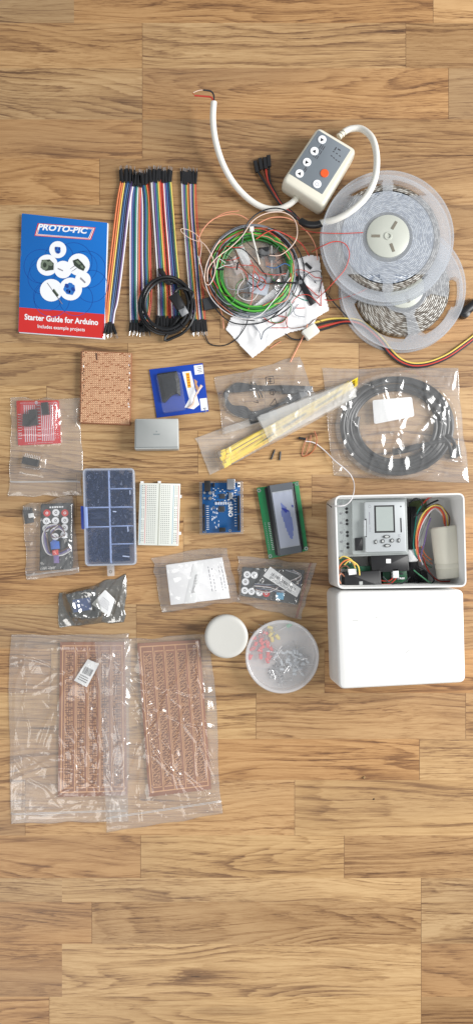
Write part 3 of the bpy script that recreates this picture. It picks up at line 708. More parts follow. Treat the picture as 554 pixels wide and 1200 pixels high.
# ------------------------------------------------------------------ paper, coil of green wire, components bag
def crumpled(quadpoly, z, amp, seed, name, label, cat, m, flat_under=None):
    rs = np.random.RandomState(seed); xs = [p[0] for p in quadpoly]; ys = [p[1] for p in quadpoly]
    st = 1.0; nx = int((max(xs)-min(xs))/st)+1; ny = int((max(ys)-min(ys))/st)+1
    X, Y = np.meshgrid(np.linspace(min(xs), max(xs), nx), np.linspace(min(ys), max(ys), ny)); In = inside(X, Y, quadpoly)
    hh = amp*((1-np.abs(vnoise(rs, nx, ny, 5, 5))*1.4).clip(0)*3 + (1-np.abs(vnoise(rs, nx, ny, 11, 11))*1.5).clip(0)*1.2 + vnoise(rs, nx, ny, 2, 2)*1.5 + 1.5)
    mb = MB(); t = .25; idx = {}
    def V(i, j, s):
        k = (i, j, s)
        if k not in idx: idx[k] = len(mb.v); mb.v.append(at(float(X[j, i]), float(Y[j, i]), max(.3, z+float(hh[j, i])) + (t if s else 0)))
        return idx[k]
    In2 = lambda i, j: 0 <= i < nx-1 and 0 <= j < ny-1 and In[j, i] and In[j+1, i] and In[j, i+1] and In[j+1, i+1]
    for j in range(ny-1):
        for i in range(nx-1):
            if not In2(i, j): continue
            mb.f.append([V(i, j, 1), V(i, j+1, 1), V(i+1, j+1, 1), V(i+1, j, 1)]); mb.f.append([V(i, j, 0), V(i+1, j, 0), V(i+1, j+1, 0), V(i, j+1, 0)])
            for di, dj, a, b in ((-1, 0, (i, j), (i, j+1)), (1, 0, (i+1, j+1), (i+1, j)), (0, -1, (i+1, j), (i, j)), (0, 1, (i, j+1), (i+1, j+1))):
                if not In2(i+di, j+dj): mb.f.append([V(*a, 1), V(*a, 0), V(*b, 0), V(*b, 1)])
    mb.m = [0]*len(mb.f); o = mb.build(name, m, None, smooth_deg=70)
    return tag(o, label, cat)
crumpled([(343, 304), (362, 298), (374, 300), (378, 330), (386, 364), (372, 372), (366, 384), (340, 390), (322, 399), (307, 412), (296, 420), (281, 405), (264, 386), (270, 372), (300, 355), (330, 330)],
         .3, .9, 3, 'paper_sheet', 'crumpled white paper sticking out from under the wire coil', 'paper', M['paper'])
def tangle():
    cc = (297, 319)
    rs0 = random.Random(77)
    # clear bag of small parts in the middle of the coil
    for i, (x, y, w, h, r, c, lab) in enumerate(((285, 300, 10, 24, -.5, 'label', 'white chip strip in the wire coil, upper left'), (276, 312, 9, 20, -.5, 'pinkish', 'pinkish grey foam strip in the wire coil'), (302, 334, 26, 22, .2, 'paleblue', 'pale blue anti static card in the middle of the wire coil'))):
        b = MB(); b.box(at(x, y, .6), w*S, h*S, .0025, rot=-r, bev=.0005); tag(b.build('component_strip', M[c]), lab, 'electronic part')
    for i, (x, y, w, h, r) in enumerate(((309, 296, 12, 9, .1), (318, 303, 8, 6, .3), (289, 342, 6, 14, .1), (322, 330, 7, 5, .4), (326, 318, 6, 8, .2))):
        t = thing('circuit_block', ['large black relay at the top inside the wire coil', 'black block on orange board inside the wire coil', 'upright black chip at the lower left inside the wire coil', 'small black block at the right inside the wire coil', 'small black block by the green wire inside the coil'][i], 'electronic part', (x, y), 2)
        b = MB(); b.box(at(x, y, 2.2), w*S, h*S, .006, rot=r, bev=.0006); b.build('body', M['black'], t)
        p = MB()
        for k in range(5): p.box(at(x-w*.4+k*w*.2, y+h*.62, 2.2), .0006, .004, .0008, rot=r)
        p.build('pin', M['silver'], t)
    b = MB(); b.box(at(320, 304, .6), 20*S, 13*S, .0015, rot=.2); tag(b.build('circuit_board', mat('orange_board', (170, 104, 60), .5)), 'small orange brown board inside the wire coil', 'circuit board')
    bag('parts_bag', 'clear bag of small parts inside the green wire coil', [(255, 285), (335, 281), (342, 360), (258, 362)], [(ell((297, 320), 30, 28), 6)], M['film_coil'], 21, .9, 13, creases=16)
    # coils
    for nm, lab, rx, ry, turns, r, z, jit, sd, m in (
            ('wire_coil', 'thick coil of bright green wire', 44.0, 45.0, 10, 1.35, (3, 11), 4.6, 1, ['w_lime', 'w_dgreen']),
            ('wire_coil', 'coil of grey wire around the outside of the green coil', 49.5, 50, 5, .9, (2, 9), 5.0, 2, ['w_grey']),
            ('wire_coil', 'coil of black wire around the outside of the green coil', 51.0, 50.5, 5, .8, (2, 8), 7.0, 5, ['w_black'])):
        t = thing(nm, lab, 'wire', cc, group='coiled hookup wire')
        k = 0
        for j, mm in enumerate(m):
            w = MB(); w.tube(coil_pts(cc, rx - j*1.2, ry - j, turns/len(m), z[0], z[1], jit, sd+j*10, a0=j*1.7, wander=1.2), r, 6, 3); w.build('wire', M[mm], t)
    def loose(lab, col, r, pts, n=5, name='loose_wire'):
        mb = MB(); mb.tube(pts, r*(1.0 if col in ('pale', 'white') else 1.15), n, 8)
        tag(mb.build(name, M['w_'+col]), lab, 'wire', 'loose thin wires on and around the coil')
    loose('salmon wire arching from the ribbon over the top of the wire coil', 'salmon', .6, [(232, 290, 8), (235, 274, 14), (248, 258, 16), (268, 251, 14), (283, 253, 14), (296, 262, 13)])
    loose('pale pink wire crossing the coil and looping up to the white cable', 'pale', .65, [(243, 330, 13), (244, 315, 14), (254, 302, 15), (270, 290, 15), (284, 276, 16), (296, 259, 17), (312, 250, 17), (332, 249, 16), (345, 258, 15), (348, 275, 15), (342, 288, 14), (328, 299, 13), (314, 299, 12)])
    loose('pale pink wire hanging in a long loop on the left of the coil', 'pale', .65, [(231, 281, 10), (240, 287, 13), (249, 302, 14), (252, 318, 14), (246, 333, 14), (240, 330, 14), (242, 310, 14), (252, 290, 14), (258, 281, 12)])
    loose('white wire looping below the left of the coil', 'white', .6, [(232, 300, 9), (237, 318, 12), (243, 340, 11), (252, 355, 11), (268, 368, 13), (288, 374, 13), (306, 368, 13), (322, 350, 13), (340, 325, 13)])
    loose('salmon wire running down the left outside of the coil to the floor', 'salmon', .6, [(236, 312, 10), (238, 335, 8), (252, 350, 8), (260, 368, 5), (262, 385, 2)])
    loose('small pale loop of wire lying on the rightmost ribbon', 'pale', .5, [(232, 283, 6), (222, 279, 8), (213, 272, 8), (213, 268, 8), (222, 270, 8), (232, 277, 8), (236, 288, 8), (233, 310, 6)])
    loose('salmon wire from the ribbon curving up towards the white cable', 'salmon', .6, [(236, 270, 7), (246, 260, 9), (262, 250, 9), (280, 247, 9)])
    loose('salmon wire arching over the right of the coil down to the paper', 'salmon', .65, [(302, 262, 14), (318, 255, 15), (338, 256, 14), (356, 268, 12), (368, 285, 9), (372, 305, 6)])
    loose('red wire making a big loop on the left side of the upper reel', 'red', .55, [(365, 295, 5), (378, 288, 31.8), (392, 283, 31.8), (404, 286, 31.8), (409, 298, 31.8), (404, 315, 31.8), (393, 328, 31.8), (382, 340, 25), (371, 350, 5), (360, 360, 4), (345, 361, 4)])
    loose('red wire lying straight across the upper reel to its hub', 'red', .5, [(352, 268, 14), (366, 272, 24), (378, 273, 31.6), (400, 273.5, 31.6), (425, 272.5, 31.8)])
    loose('dark red wire winding over the white paper', 'red', .55, [(340, 312, 8), (352, 328, 6), (364, 340, 6), (374, 348, 5), (385, 352, 5), (402, 349, 12), (418, 344, 16), (430, 338, 17)])
    loose('brown wire looping from the coil over the paper edge', 'brown', .6, [(330, 295, 12), (345, 290, 8), (360, 285, 6), (372, 292, 6), (382, 310, 5), (387, 330, 5), (383, 348, 4), (372, 354, 4)])
    loose('black wire running from the paper to the lower reel', 'black', .8, [(368, 330, 5), (380, 342, 4), (392, 356, 3), (405, 370, 3), (412, 378, 2)])
    loose('black wire bowing out on the floor below the ribbons', 'black', .65, [(240, 392, 2), (246, 403, 1), (262, 405, 1), (276, 398, 2), (286, 385, 4), (292, 370, 9)])
    loose('black wire arch over the top of the coil under the white cable', 'black', .9, [(283, 285, 12), (288, 265, 15), (302, 250, 16), (322, 244, 17), (342, 250, 16), (352, 263, 12)])
    loose('dark red wire bundle crossing the top right of the coil', 'red', .7, [(300, 280, 12), (318, 270, 13), (335, 275, 12), (352, 285, 8), (362, 300, 7)])
    loose('black wire curling through the middle of the coil', 'black', .7, [(272, 291, 11), (284, 292, 12), (296, 303, 11), (306, 316, 11), (312, 326, 11), (300, 336, 10), (288, 328, 10)])
    loose('dark red wire curling through the middle of the coil', 'brown', .7, [(276, 293, 11), (282, 310, 11), (293, 322, 12), (306, 330, 12), (320, 332, 12), (330, 320, 12)])
    loose('red wire knot lying in the centre of the coil', 'red', .6, [(298, 318, 11), (304, 326, 12), (301, 334, 12), (306, 340, 11), (311, 331, 12), (305, 324, 13)])
    loose('blue grey wire at the right inside the coil', 'blue', .6, [(312, 312, 12), (322, 314, 13), (333, 309, 13), (340, 312, 12)])
    loose('teal wire lying across the white paper', 'teal', .5, [(336, 340, 8), (348, 348, 5), (358, 352, 5), (368, 354, 5)])
    loose('red wire curled on the lower left of the paper', 'red', .5, [(308, 372, 6), (318, 378, 5), (330, 378, 5), (334, 372, 5), (326, 370, 5)])
    loose('dark grey wire curl on the bottom part of the paper', 'grey', .5, [(296, 380, 5), (304, 390, 5), (306, 398, 5), (310, 388, 5), (322, 380, 5), (336, 372, 5), (350, 356, 6)])
    loose('black wire drooping around the lower left of the coil', 'black', .8, [(245, 348, 9), (256, 366, 8), (272, 378, 7), (292, 380, 8), (312, 376, 8), (330, 362, 9)])
    loose('copper coloured wire end on the floor below the paper', 'salmon', .5, [(316, 408, 1), (322, 404, 1.2), (329, 400, 1.5)])
    loose('orange wire running from the white connector down to the clear bag', 'salmon', .7, [(360, 380, 9), (356, 392, 4), (348, 408, 2), (340, 424, 3.5)])
    loose('black wire bow beside the white connector', 'black', .9, [(334, 391, 3), (342, 397, 2), (354, 398, 2), (366, 392, 3), (372, 390, 5)])
    # extra wraps of the tangle
    cols = ['brown', 'red', 'salmon', 'black', 'grey', 'copper']
    for i in range(10):
        rr = rs0.uniform(40, 55); a0 = rs0.uniform(0, 6.28); ln = rs0.uniform(1.2, 3.2); c = cols[i % 6]
        pts = [(297 + (rr+rs0.uniform(-4, 4))*math.cos(a0+ln*k/7), 319 + (rr*.98+rs0.uniform(-4, 4))*math.sin(a0+ln*k/7), rs0.uniform(9, 13)) for k in range(8)]
        ad = math.degrees(a0 + ln/2) % 360; side = ['right', 'lower right', 'bottom', 'lower left', 'left', 'upper left', 'top', 'upper right'][int((ad+22.5)//45) % 8]
        loose('thin %s wire strand wrapped round the %s rim of the coil' % ({'salmon': 'salmon', 'copper': 'copper coloured'}.get(c, c), side), c, .55, pts)
    rs1 = random.Random(99)
    for i in range(26):
        c = ['red', 'black', 'white', 'red', 'dgreen', 'black', 'brown', 'grey'][i % 8]
        if i < 14:
            x, y, sc_, where = rs1.uniform(275, 320), rs1.uniform(295, 345), 22, 'in the tangle inside the coil'
        else:
            x, y, sc_, where = rs1.uniform(325, 362), rs1.uniform(290, 372), 26, 'curling over the white paper beside the coil'
        a = rs1.uniform(0, 6.28); pts = []
        for k in range(7):
            pts.append((x, y, rs1.uniform(10, 13.5) if i < 14 else rs1.uniform(6, 9))); x += math.cos(a)*sc_*.45; y += math.sin(a)*sc_*.45; a += rs1.uniform(-1.0, 1.1)
            if i < 14:
                dd = math.hypot(x-297, y-319)
                if dd > 46: x, y = 297+(x-297)*44/dd, 319+(y-319)*44/dd; a += 1.2
            else: x = min(max(x, 318), 376); y = min(max(y, 280), 384)
        loose('thin %s wire %s' % ({'dgreen': 'green'}.get(c, c), where), c, .45, pts)
    t = thing('cable_tie', 'white cable tie standing across the top of the green coil', 'cable tie', (297, 290), 12)
    b = MB(); b.sweep(smooth([at(294.5, 270, 14), at(297, 282, 14), at(301, 297, 12.5), at(304, 310, 11)]), .0011, 6); b.build('strap', M['cable_white'], t)
    b = MB(); b.box(at(294.5, 269, 13), .0058, .006, .004, rot=.1, bev=.0008); b.build('head', M['cable_white'], t)
    b = MB(); a, e = at(317, 331, 13), at(347, 331.5, 12); b.rod(a, e, .0014, 8); tag(b.build('cable_tie', M['black']), 'black cable tie across the right side of the green coil', 'cable tie')
    for (x, y, r, lab) in ((258, 316, 0.05, 'short black header pin at the left inside the coil'), (278, 312, 1.4, 'short black header pin on the white strip in the coil')):
        b = MB(); b.box(at(x, y, 11), .010, .0022, .002, rot=r, bev=.0003); tag(b.build('pin_header', M['black']), lab, 'pin header')
    t = thing('black_strip', 'black flat plastic strip lying on the white paper', 'strip', (358, 339), 4)
    q = [(346, 325), (351, 321), (370, 354), (364, 358)]; slab(q, 4.5, 7, .5, .4).build('body', M['black'], t)
    b = MB(); b.cyl(at(351.5, 331, 7), .0028, .002, 14); b.build('screw', M['silver'], t)
    b = MB(); b.box(at(361, 312, 4.5), .011, .0032, .0025, rot=-.75, bev=.0004); tag(b.build('pin_header', M['black']), 'short black header pin at the top of the white paper', 'pin header')
    b = MB(); b.box(at(247, 356, 2), .022, .016, .005, rot=.2, bev=.001); tag(b.build('circuit_block', M['dkgrey']), 'dark grey block poking out at the lower left of the coil', 'electronic part')
M['pinkish'] = mat('pinkish_foam', (196, 182, 176), .7); M['paleblue'] = mat('pale_blue_card', (196, 206, 220), .5, var=.2, scale=90)
tangle()

# ------------------------------------------------------------------ copper boards
def copper_material(name, base, hole, pitch=2.54, ang=0.0, seglen=5.0, dark=(120, 66, 48), contrast=1.0):
    m, t, b = new_mat(name); N, L = t.nodes, t.links
    def mt(op, a, b_=None):
        n = N.new('ShaderNodeMath'); n.operation = op
        for i, v in enumerate((a, b_)):
            if v is None: continue
            if isinstance(v, (int, float)): n.inputs[i].default_value = v
            else: L.new(v, n.inputs[i])
        return n.outputs[0]
    tc = N.new('ShaderNodeTexCoord'); mp = N.new('ShaderNodeMapping'); mp.inputs['Rotation'].default_value = (0, 0, ang); mp.inputs['Scale'].default_value = (1000/pitch,)*3
    L.new(tc.outputs['Object'], mp.inputs[0]); sp = N.new('ShaderNodeSeparateXYZ'); L.new(mp.outputs[0], sp.inputs[0])
    fx, fy = mt('SUBTRACT', mt('FRACT', sp.outputs[0]), .5), mt('SUBTRACT', mt('FRACT', sp.outputs[1]), .5)
    d = mt('SQRT', mt('ADD', mt('POWER', fx, 2.), mt('POWER', fy, 2.)))
    hl = mt('LESS_THAN', d, .24)
    gapx = mt('GREATER_THAN', mt('ABSOLUTE', fx), .36)
    def hashv(*vals):
        cb = N.new('ShaderNodeCombineXYZ')
        for i, v in enumerate(vals): L.new(v, cb.inputs[i])
        w = N.new('ShaderNodeTexWhiteNoise'); w.noise_dimensions = '3D'; L.new(cb.outputs[0], w.inputs['Vector']); return w.outputs['Value']
    col = mt('FLOOR', sp.outputs[0]); row = mt('FLOOR', sp.outputs[1])
    yy = mt('DIVIDE', mt('ADD', sp.outputs[1], mt('MULTIPLY', hashv(col), 5.)), seglen)
    seg = mt('FRACT', yy); gy = mt('LESS_THAN', seg, .5/seglen)
    shade = mt('ADD', mt('MULTIPLY', hashv(col, mt('FLOOR', yy)), .16), mt('MULTIPLY', hashv(row, col, row), .22))
    gap = mt('MAXIMUM', mt('MAXIMUM', gapx, gy), shade)
    nz = N.new('ShaderNodeTexNoise'); nz.inputs['Scale'].default_value = 55; nz.inputs['Detail'].default_value = 4; L.new(tc.outputs['Object'], nz.inputs['Vector'])
    m0 = N.new('ShaderNodeMix'); m0.data_type = 'RGBA'; L.new(nz.outputs['Fac'], m0.inputs[0]); m0.inputs[6].default_value = rgb(*[c*.90 for c in base]); m0.inputs[7].default_value = rgb(*[min(255, c*1.08) for c in base])
    m1 = N.new('ShaderNodeMix'); m1.data_type = 'RGBA'; L.new(mt('MULTIPLY', gap, contrast), m1.inputs[0]); L.new(m0.outputs[2], m1.inputs[6]); m1.inputs[7].default_value = rgb(*dark)
    m2 = N.new('ShaderNodeMix'); m2.data_type = 'RGBA'; L.new(mt('MULTIPLY', hl, .85), m2.inputs[0]); L.new(m1.outputs[2], m2.inputs[6]); m2.inputs[7].default_value = rgb(*hole)
    L.new(m2.outputs[2], b.inputs['Base Color']); b.inputs['Roughness'].default_value = .38; b.inputs['Metallic'].default_value = .25
    bp = N.new('ShaderNodeBump'); bp.inputs['Strength'].default_value = .5; bp.inputs['Distance'].default_value = .0004
    L.new(mt('SUBTRACT', 1., mt('MAXIMUM', gap, hl)), bp.inputs['Height']); L.new(bp.outputs[0], b.inputs['Normal'])
    return m
M['phenolic'] = mat('phenolic_board', (150, 98, 70), .55, var=.12)
M['copper'] = mat('copper_track', (208, 158, 116), .38, metal=.25, var=.08)
M['cop_a'] = copper_material('copper_pads_stepped', (244, 196, 156), (136, 90, 64), 2.9, math.radians(-1.5), seglen=6., dark=(170, 112, 80))
M['cop_b'] = copper_material('copper_pads_fine', (214, 162, 116), (110, 70, 48), 2.9, math.radians(-1), seglen=3., dark=(118, 70, 46))
M['cop_c'] = copper_material('copper_pads_maze', (214, 164, 120), (112, 72, 50), 2.5, math.radians(-34), seglen=4., dark=(124, 76, 52))
def stack():
    t = thing('copper_board', 'thick copper stripboard with jagged cut edges, lying bare on the floor', 'circuit board', (124, 454))
    q = [(96, 410.5), (154.5, 413.5), (152.8, 498), (94, 495.5)]
    slab(q, .3, 7.5, .4, .3).build('board', M['phenolic'], t)
    F = Frame(q, 7.55); m = MB(); F.rect(m, .012, .01, .988, .99); m.build('copper_face', M['cop_a'], t)
    bm_ = [mat('burnt_edge', (86, 58, 44), .7), M['label']]; rs = random.Random(8)
    for side in (0, 1):
        e = MB()
        for k in range(26):
            v = k/26*.75 + .02 + rs.uniform(-.01, .01)
            if rs.random() < .35: continue
            u = (.045 if side == 0 else .955) + rs.uniform(-.02, .02); w = rs.uniform(.008, .02); h = rs.uniform(.008, .022)
            F.poly(e, [(u-w, v), (u, v-h), (u+w, v+h*.3), (u+w*.2, v+h)], .08, rs.choice([0, 0, 1]))
        e.build('worn_edge', bm_, t)
    e = MB()
    F.poly(e, [(.27, .03), (.31, .025), (.32, .13), (.29, .12)], .08, 0)
    e.build('burnt_notch', bm_, t)
    s = MB(); F2 = Frame([(94.5, 411), (96.4, 410.8), (94.6, 495), (92.8, 495)], 6.6)
    for k in range(22): F2.rect(s, .1, k/22+.01, .9, k/22+.03)
    s.build('edge_notch', M['phenolic'], t)
stack()
M['phenolic_dk'] = mat('dark_phenolic', (112, 68, 46), .6, var=.15)
def stripboard(label, q, z, m, cols, style=0):
    t = thing('stripboard', label, 'circuit board', tuple(np.mean(q, 0)), group='copper stripboards in clear bags')
    q0 = [(q[0][0]-1, q[0][1]-1.5), (q[1][0]-1, q[1][1]-2), (q[2][0]-.5, q[2][1]), (q[3][0]-1, q[3][1])]
    slab(q, .6, z, .5, .2).build('board', M['phenolic'], t)
    F = Frame(q, z+.06); f = MB()
    n = cols
    for i in range(n):
        u0 = .055+.90*i/n; u1 = .055+.90*(i+1)/n-.028
        F.rect(f, u0+.03, .075, u1, .935)
    f.build('pad_field', m, t)
    sl = MB(); rs = random.Random(len(label))
    for i in range(n):
        u0 = .055+.90*i/n+.036; u1 = .055+.90*(i+1)/n-.034
        if style == 0:
            for k in range(50):
                v = .08+.0170*k; a = u0+rs.choice([0, 0, .012, .03]); b = u1-rs.choice([0, 0, .02, .035])
                if rs.random() < .18: continue
                F.rect(sl, a, v, b, v+rs.choice([.0056, .0068]), .03)
            for k in range(24):
                v = .08+.0355*k
                if rs.random() < .7: F.rect(sl, (u0+u1)/2-.007, v, (u0+u1)/2+.007, v+.024, .045)
        else:
            for k in range(50):
                v = .08+.0170*k; x = u0-.05+((k*.027) % .074)
                while x < u1:
                    a, b = max(x, u0), min(x+.050, u1)
                    if b > a+.008 and rs.random() < .93: F.poly(sl, [(a, v), (b, v-.006), (b, v+.001), (a, v+.007)], .03)
                    x += .074
    sl.build('slot_pattern', M['phenolic_dk'], t)
    l = MB(); dz = .06
    def ln(u0, v0, u1, v1): F.rect(l, min(u0, u1), min(v0, v1), max(u0, u1), max(v0, v1), dz)
    wu, wv = .018, .008
    for a in (.035, .965-wu): ln(a, .02, a+wu, .975)
    ln(.035+wu, .02, .965-wu, .02+wv); ln(.035+wu, .975-wv, .965-wu, .975)
    for i in range(n):
        u = .055+.90*i/n
        ln(u, .028, u+wu*.8, .967) if i else None
        ln(u+.03, .055, u+.90/n-.012, .055+wv*.8); ln(u+.03, .940, u+.90/n-.012, .940+wv*.8)
        ln(u+.024, .055+wv, u+.024+wu*.5, .935)
    l.build('copper_track', M['copper'], t)
    return t
b1 = [(70.7, 752.5), (146.5, 752), (149, 932), (68, 934)]
b2 = [(161, 754), (234, 749.5), (247.6, 925), (174.5, 934)]
stripboard('copper stripboard with white barcode sticker, in the left bag', b1, 2.6, M['cop_b'], 5)
stripboard('copper stripboard with maze like tracks, in the right bag', b2, 3.4, M['cop_c'], 5, 1)
def barcode_label(name, label, q, z, seed, parent=None, cat='sticker', stripes=True):
    t = thing(name, label, cat, tuple(np.mean(q, 0)), z)
    slab(q, z, z+.25, .6, .05).build('paper', M['label'], t)
    F = Frame(q, z+.32); m = MB(); rs = random.Random(seed)
    if stripes:
        u = .14
        while u < .86:
            w = rs.choice([.012, .02, .03]); F.rect(m, u, .30, u+w, .58); u += w+rs.choice([.014, .022, .03])
    for v in (.66, .75, .84) if stripes else (.2, .3, .4, .5, .6, .7):
        u = .15
        while u < .8:
            w = rs.uniform(.04, .14); F.rect(m, u, v, u+w, v+.035); u += w+.03
    m.build('print', M['inkg'] if not stripes else M['ink'], t); return t
barcode_label('barcode_sticker', 'small tilted white barcode sticker on the left stripboard', [(103, 772.5), (116.5, 778), (102, 805.5), (87, 797.5)], 5.2, 3)
bag('zip_bag', 'clear zip bag holding the stripboard with the barcode sticker', [(12, 745), (152, 742), (151, 962), (12, 967)], [(b1, 5.0)], M['film'], 4, 1.25, 26, zips=[('v', .945, .7)], creases=26, relax=80)
bag('zip_bag', 'clear zip bag holding the stripboard with maze like tracks', [(113, 751), (247, 743), (260.5, 954), (124, 975)], [(b2, 3.4)], M['film'], 9, 1.25, 24, under=[(b1, 7.0), ([(113, 745), (152, 742), (151, 962), (120, 966)], 3.6)], zips=[('v', .93, .7)], creases=26, relax=80)

# ------------------------------------------------------------------ red shield bag
def header(label, x, y, ang, ln=13.5, wd=5.6, h=7, z=2.6, n=8):
    t = thing('pin_header', label, 'pin header', (x, y), z, 'black pin headers in the zip bag')
    b = MB(); b.box(at(x, y, z), ln*S, wd*S, h*.001, rot=-ang, bev=.0004); b.build('body', M['black'], t)
    p = MB(); d = Vector((math.cos(ang), math.sin(ang))); nn = Vector((d.y, -d.x))
    for k in range(n):
        c = Vector((x, y)) + d*ln*((k+.5)/n-.5)
        p.rod(at(*(c+nn*wd*.4), z+3), at(*(c+nn*(wd*.5+5)), z+1.5), .0002, 4)
    p.build('pin', M['silver'], t)
def shield():
    q = [(19.5, 469.5), (69, 469), (71.5, 519.5), (21.5, 522)]
    t = thing('shield_board', 'red prototyping shield board in a clear zip bag', 'circuit board', (45, 495))
    M['redpcb'] = mat('red_solder_mask', (204, 40, 46), .4, var=.1)
    slab(q, .6, 2.2, 2, .15).build('board', M['redpcb'], t)
    F = Frame(q, 2.26); m = MB(); wp = mat('shield_pads', (214, 196, 204), .4, var=.15)
    for k in range(6):
        u = .17+.048*k; F.rect(m, u, .10, u+.022, .93)
    for k in range(7):
        u = .57+.044*k; F.rect(m, u, .10, u+.022, .93)
    for k in range(12): F.rect(m, .47, .10+.07*k, .55, .12+.07*k)
    for k in range(26): F.disc(m, .10+.03*k, .055, .45, n=8)
    for k in range(14): F.disc(m, .89, .22+.05*k, .55, n=8); F.disc(m, .95, .22+.05*k, .5, n=8)
    for k in range(10): F.rect(m, .02, .30+.06*k, .10, .315+.06*k)
    for k in range(18): F.disc(m, .25+.033*k, .965, .45, n=8)
    F.ring(m, .92, .085, 2.4, .8); F.disc(m, .47, .05, 2, n=12)
    m.build('pad_print', wp, t)
    header('black pin header on the left of the red shield, long pins to its left', 32.5, 493, -PI/2+.05, 14, 9, n=7)
    header('black pin header leaning against the other on the red shield', 40.5, 490, -PI/2-.1, 18, 9, h=8, n=7)
    header('black pin header alone at the top right of the red shield', 54, 479.5, PI/2-.12, 14, 8, n=6)
    header('black pin header loose in the bag below the red shield', 37, 541.5, .22, 19, 8, z=.8, n=9)
    bag('zip_bag', 'small clear zip bag with the red shield and pin headers', [(13, 466.5), (96, 467), (96, 581), (11, 582)], [(q, 3), ([(24, 472), (62, 470), (62, 503), (24, 504)], 11.5), ([(26, 532), (49, 537), (48, 551), (25, 548)], 9.5)], M['film'], 14, .7, 22, zips=[('v', .855, .5)], creases=10, relax=30)
shield()

# ------------------------------------------------------------------ blister card, battery
def blister():
    q = [(175, 433), (237.5, 425.5), (244.5, 482), (184, 489.5)]
    t = thing('blister_pack', 'blue blister card holding a black part, beside the grey battery', 'blister pack', (210, 457))
    slab(q, .4, 1.6, .5, .1).build('card', mat('blue_card', (18, 66, 172), .4, var=.1, scale=20), t)
    F = Frame(q, 1.66); m = MB(); w = M['wprint']
    F.rect(m, .83, .03, .995, .22, 0, 0); F.rect(m, .86, .72, .995, .97, 0, 0)
    F.poly(m, [(.60, .13), (.76, .13), (.80, .55), (.84, .84), (.72, .92), (.55, .86), (.66, .70)], 0, 0)
    F.rect(m, .66, .16, .73, .47, .06, 1)
    F.poly(m, [(.80, .30), (.86, .36), (.84, .42), (.88, .52), (.85, .62), (.81, .50)], .06, 2)
    for k in range(4): F.rect(m, .88+.02*(k % 2), .06+.035*k, .97, .075+.035*k, .06, 3)
    for k in range(5): F.rect(m, .675, .19+.055*k, .72, .215+.055*k, .12, 4)
    m.build('card_print', [w, mat('yellow_print', (236, 178, 40), .5), mat('tan_print', (196, 150, 110), .5), M['inkg'], mat('orange_print', (205, 110, 30), .5)], t)
    text_part('2', F.px(.93, .92), (9, -1), (1.0, 8.5), 1.8, M['inkg'], t, bold=.01)
    u = MB(); rs = random.Random(4)
    b = MB()
    for k in range(16):
        u0, v0 = rs.uniform(.17, .30), rs.uniform(.12, .55)
        F.poly(b, [(u0, v0), (u0+.03, v0-.02), (u0+rs.uniform(.1, .26), v0+rs.uniform(-.05, .25)), (u0+.03, v0+.05)], .2+k*.05)
    P = [F.p(*x) for x in ((.13, .12), (.50, .11), (.53, .30), (.51, .62), (.44, .56), (.34, .60), (.20, .72), (.15, .70))]
    hs = MB(); hs.loft([[p+Vector((0, 0, .0002)) for p in P], [p+Vector((0, 0, .0042)) for p in P]]); ct = sum(P, Vector())/8
    hs.loft([[p+Vector((0, 0, .0042)) for p in P], [p.lerp(ct, .35)+Vector((0, 0, .0062)) for p in P]])
    tag(hs.build('black_part', M['dk_tex'], smooth_deg=20), 'black folded part under the blister window of the blue card', 'spare part')
    c = [F.px(.10, .12), F.px(.56, .10), F.px(.58, .90), F.px(.13, .92)]
    slab(c, 1.7, 8.5, 4, 2).build('blister', M['film_b'], t)
    # pale flexible strip emerging from the card
    f = MB()
    for k in range(3): f.tube([F.px(.62+.02*k, .88)+(3,), F.px(.72+.01*k, .80)+(5,), F.px(.78, .66)+(7,), F.px(.92+.01*k, .44+.01*k)+(9,)], 1.1, 6)
    tag(f.build('flex_strip', M['w_pale']), 'pale thin strip sticking out across the blue card', 'strip')
M['dk_tex'] = mat('dark_ribbed_plastic', (34, 38, 44), .5, var=.6, scale=220, bump=.6)
M['film_b'] = film('blister_film', haze=.05, gloss=.03, rough=.1, bump=.1, bscale=60)
blister()
def battery():
    t = thing('battery', 'plain grey camcorder style battery block beside the blue blister card', 'battery', (183, 507))
    q = [(158, 490.5), (209, 490), (209.6, 526), (157.5, 526.5)]
    P = outline(q, 20, .0022); mb = MB(); layers(mb, P, [(.6, 0), (0, .8), (0, 17), (.4, 19), (1.4, 20)]); mb.build('body', M['grey'], t, smooth_deg=50)
    m = MB(); F = Frame(q, 20.05); F.rect(m, .015, .93, .985, .95); F.rect(m, .03, .03, .04, .93); m.build('seam', mat('dark_seam', (104, 110, 112), .6), t)
    m = MB(); F.disc(m, .5, .43, .9, n=10); F.poly(m, [(.42, .50), (.58, .50), (.57, .54), (.43, .54)], 0); m.build('embossed_mark', mat('emboss', (132, 140, 142), .5), t)
battery()

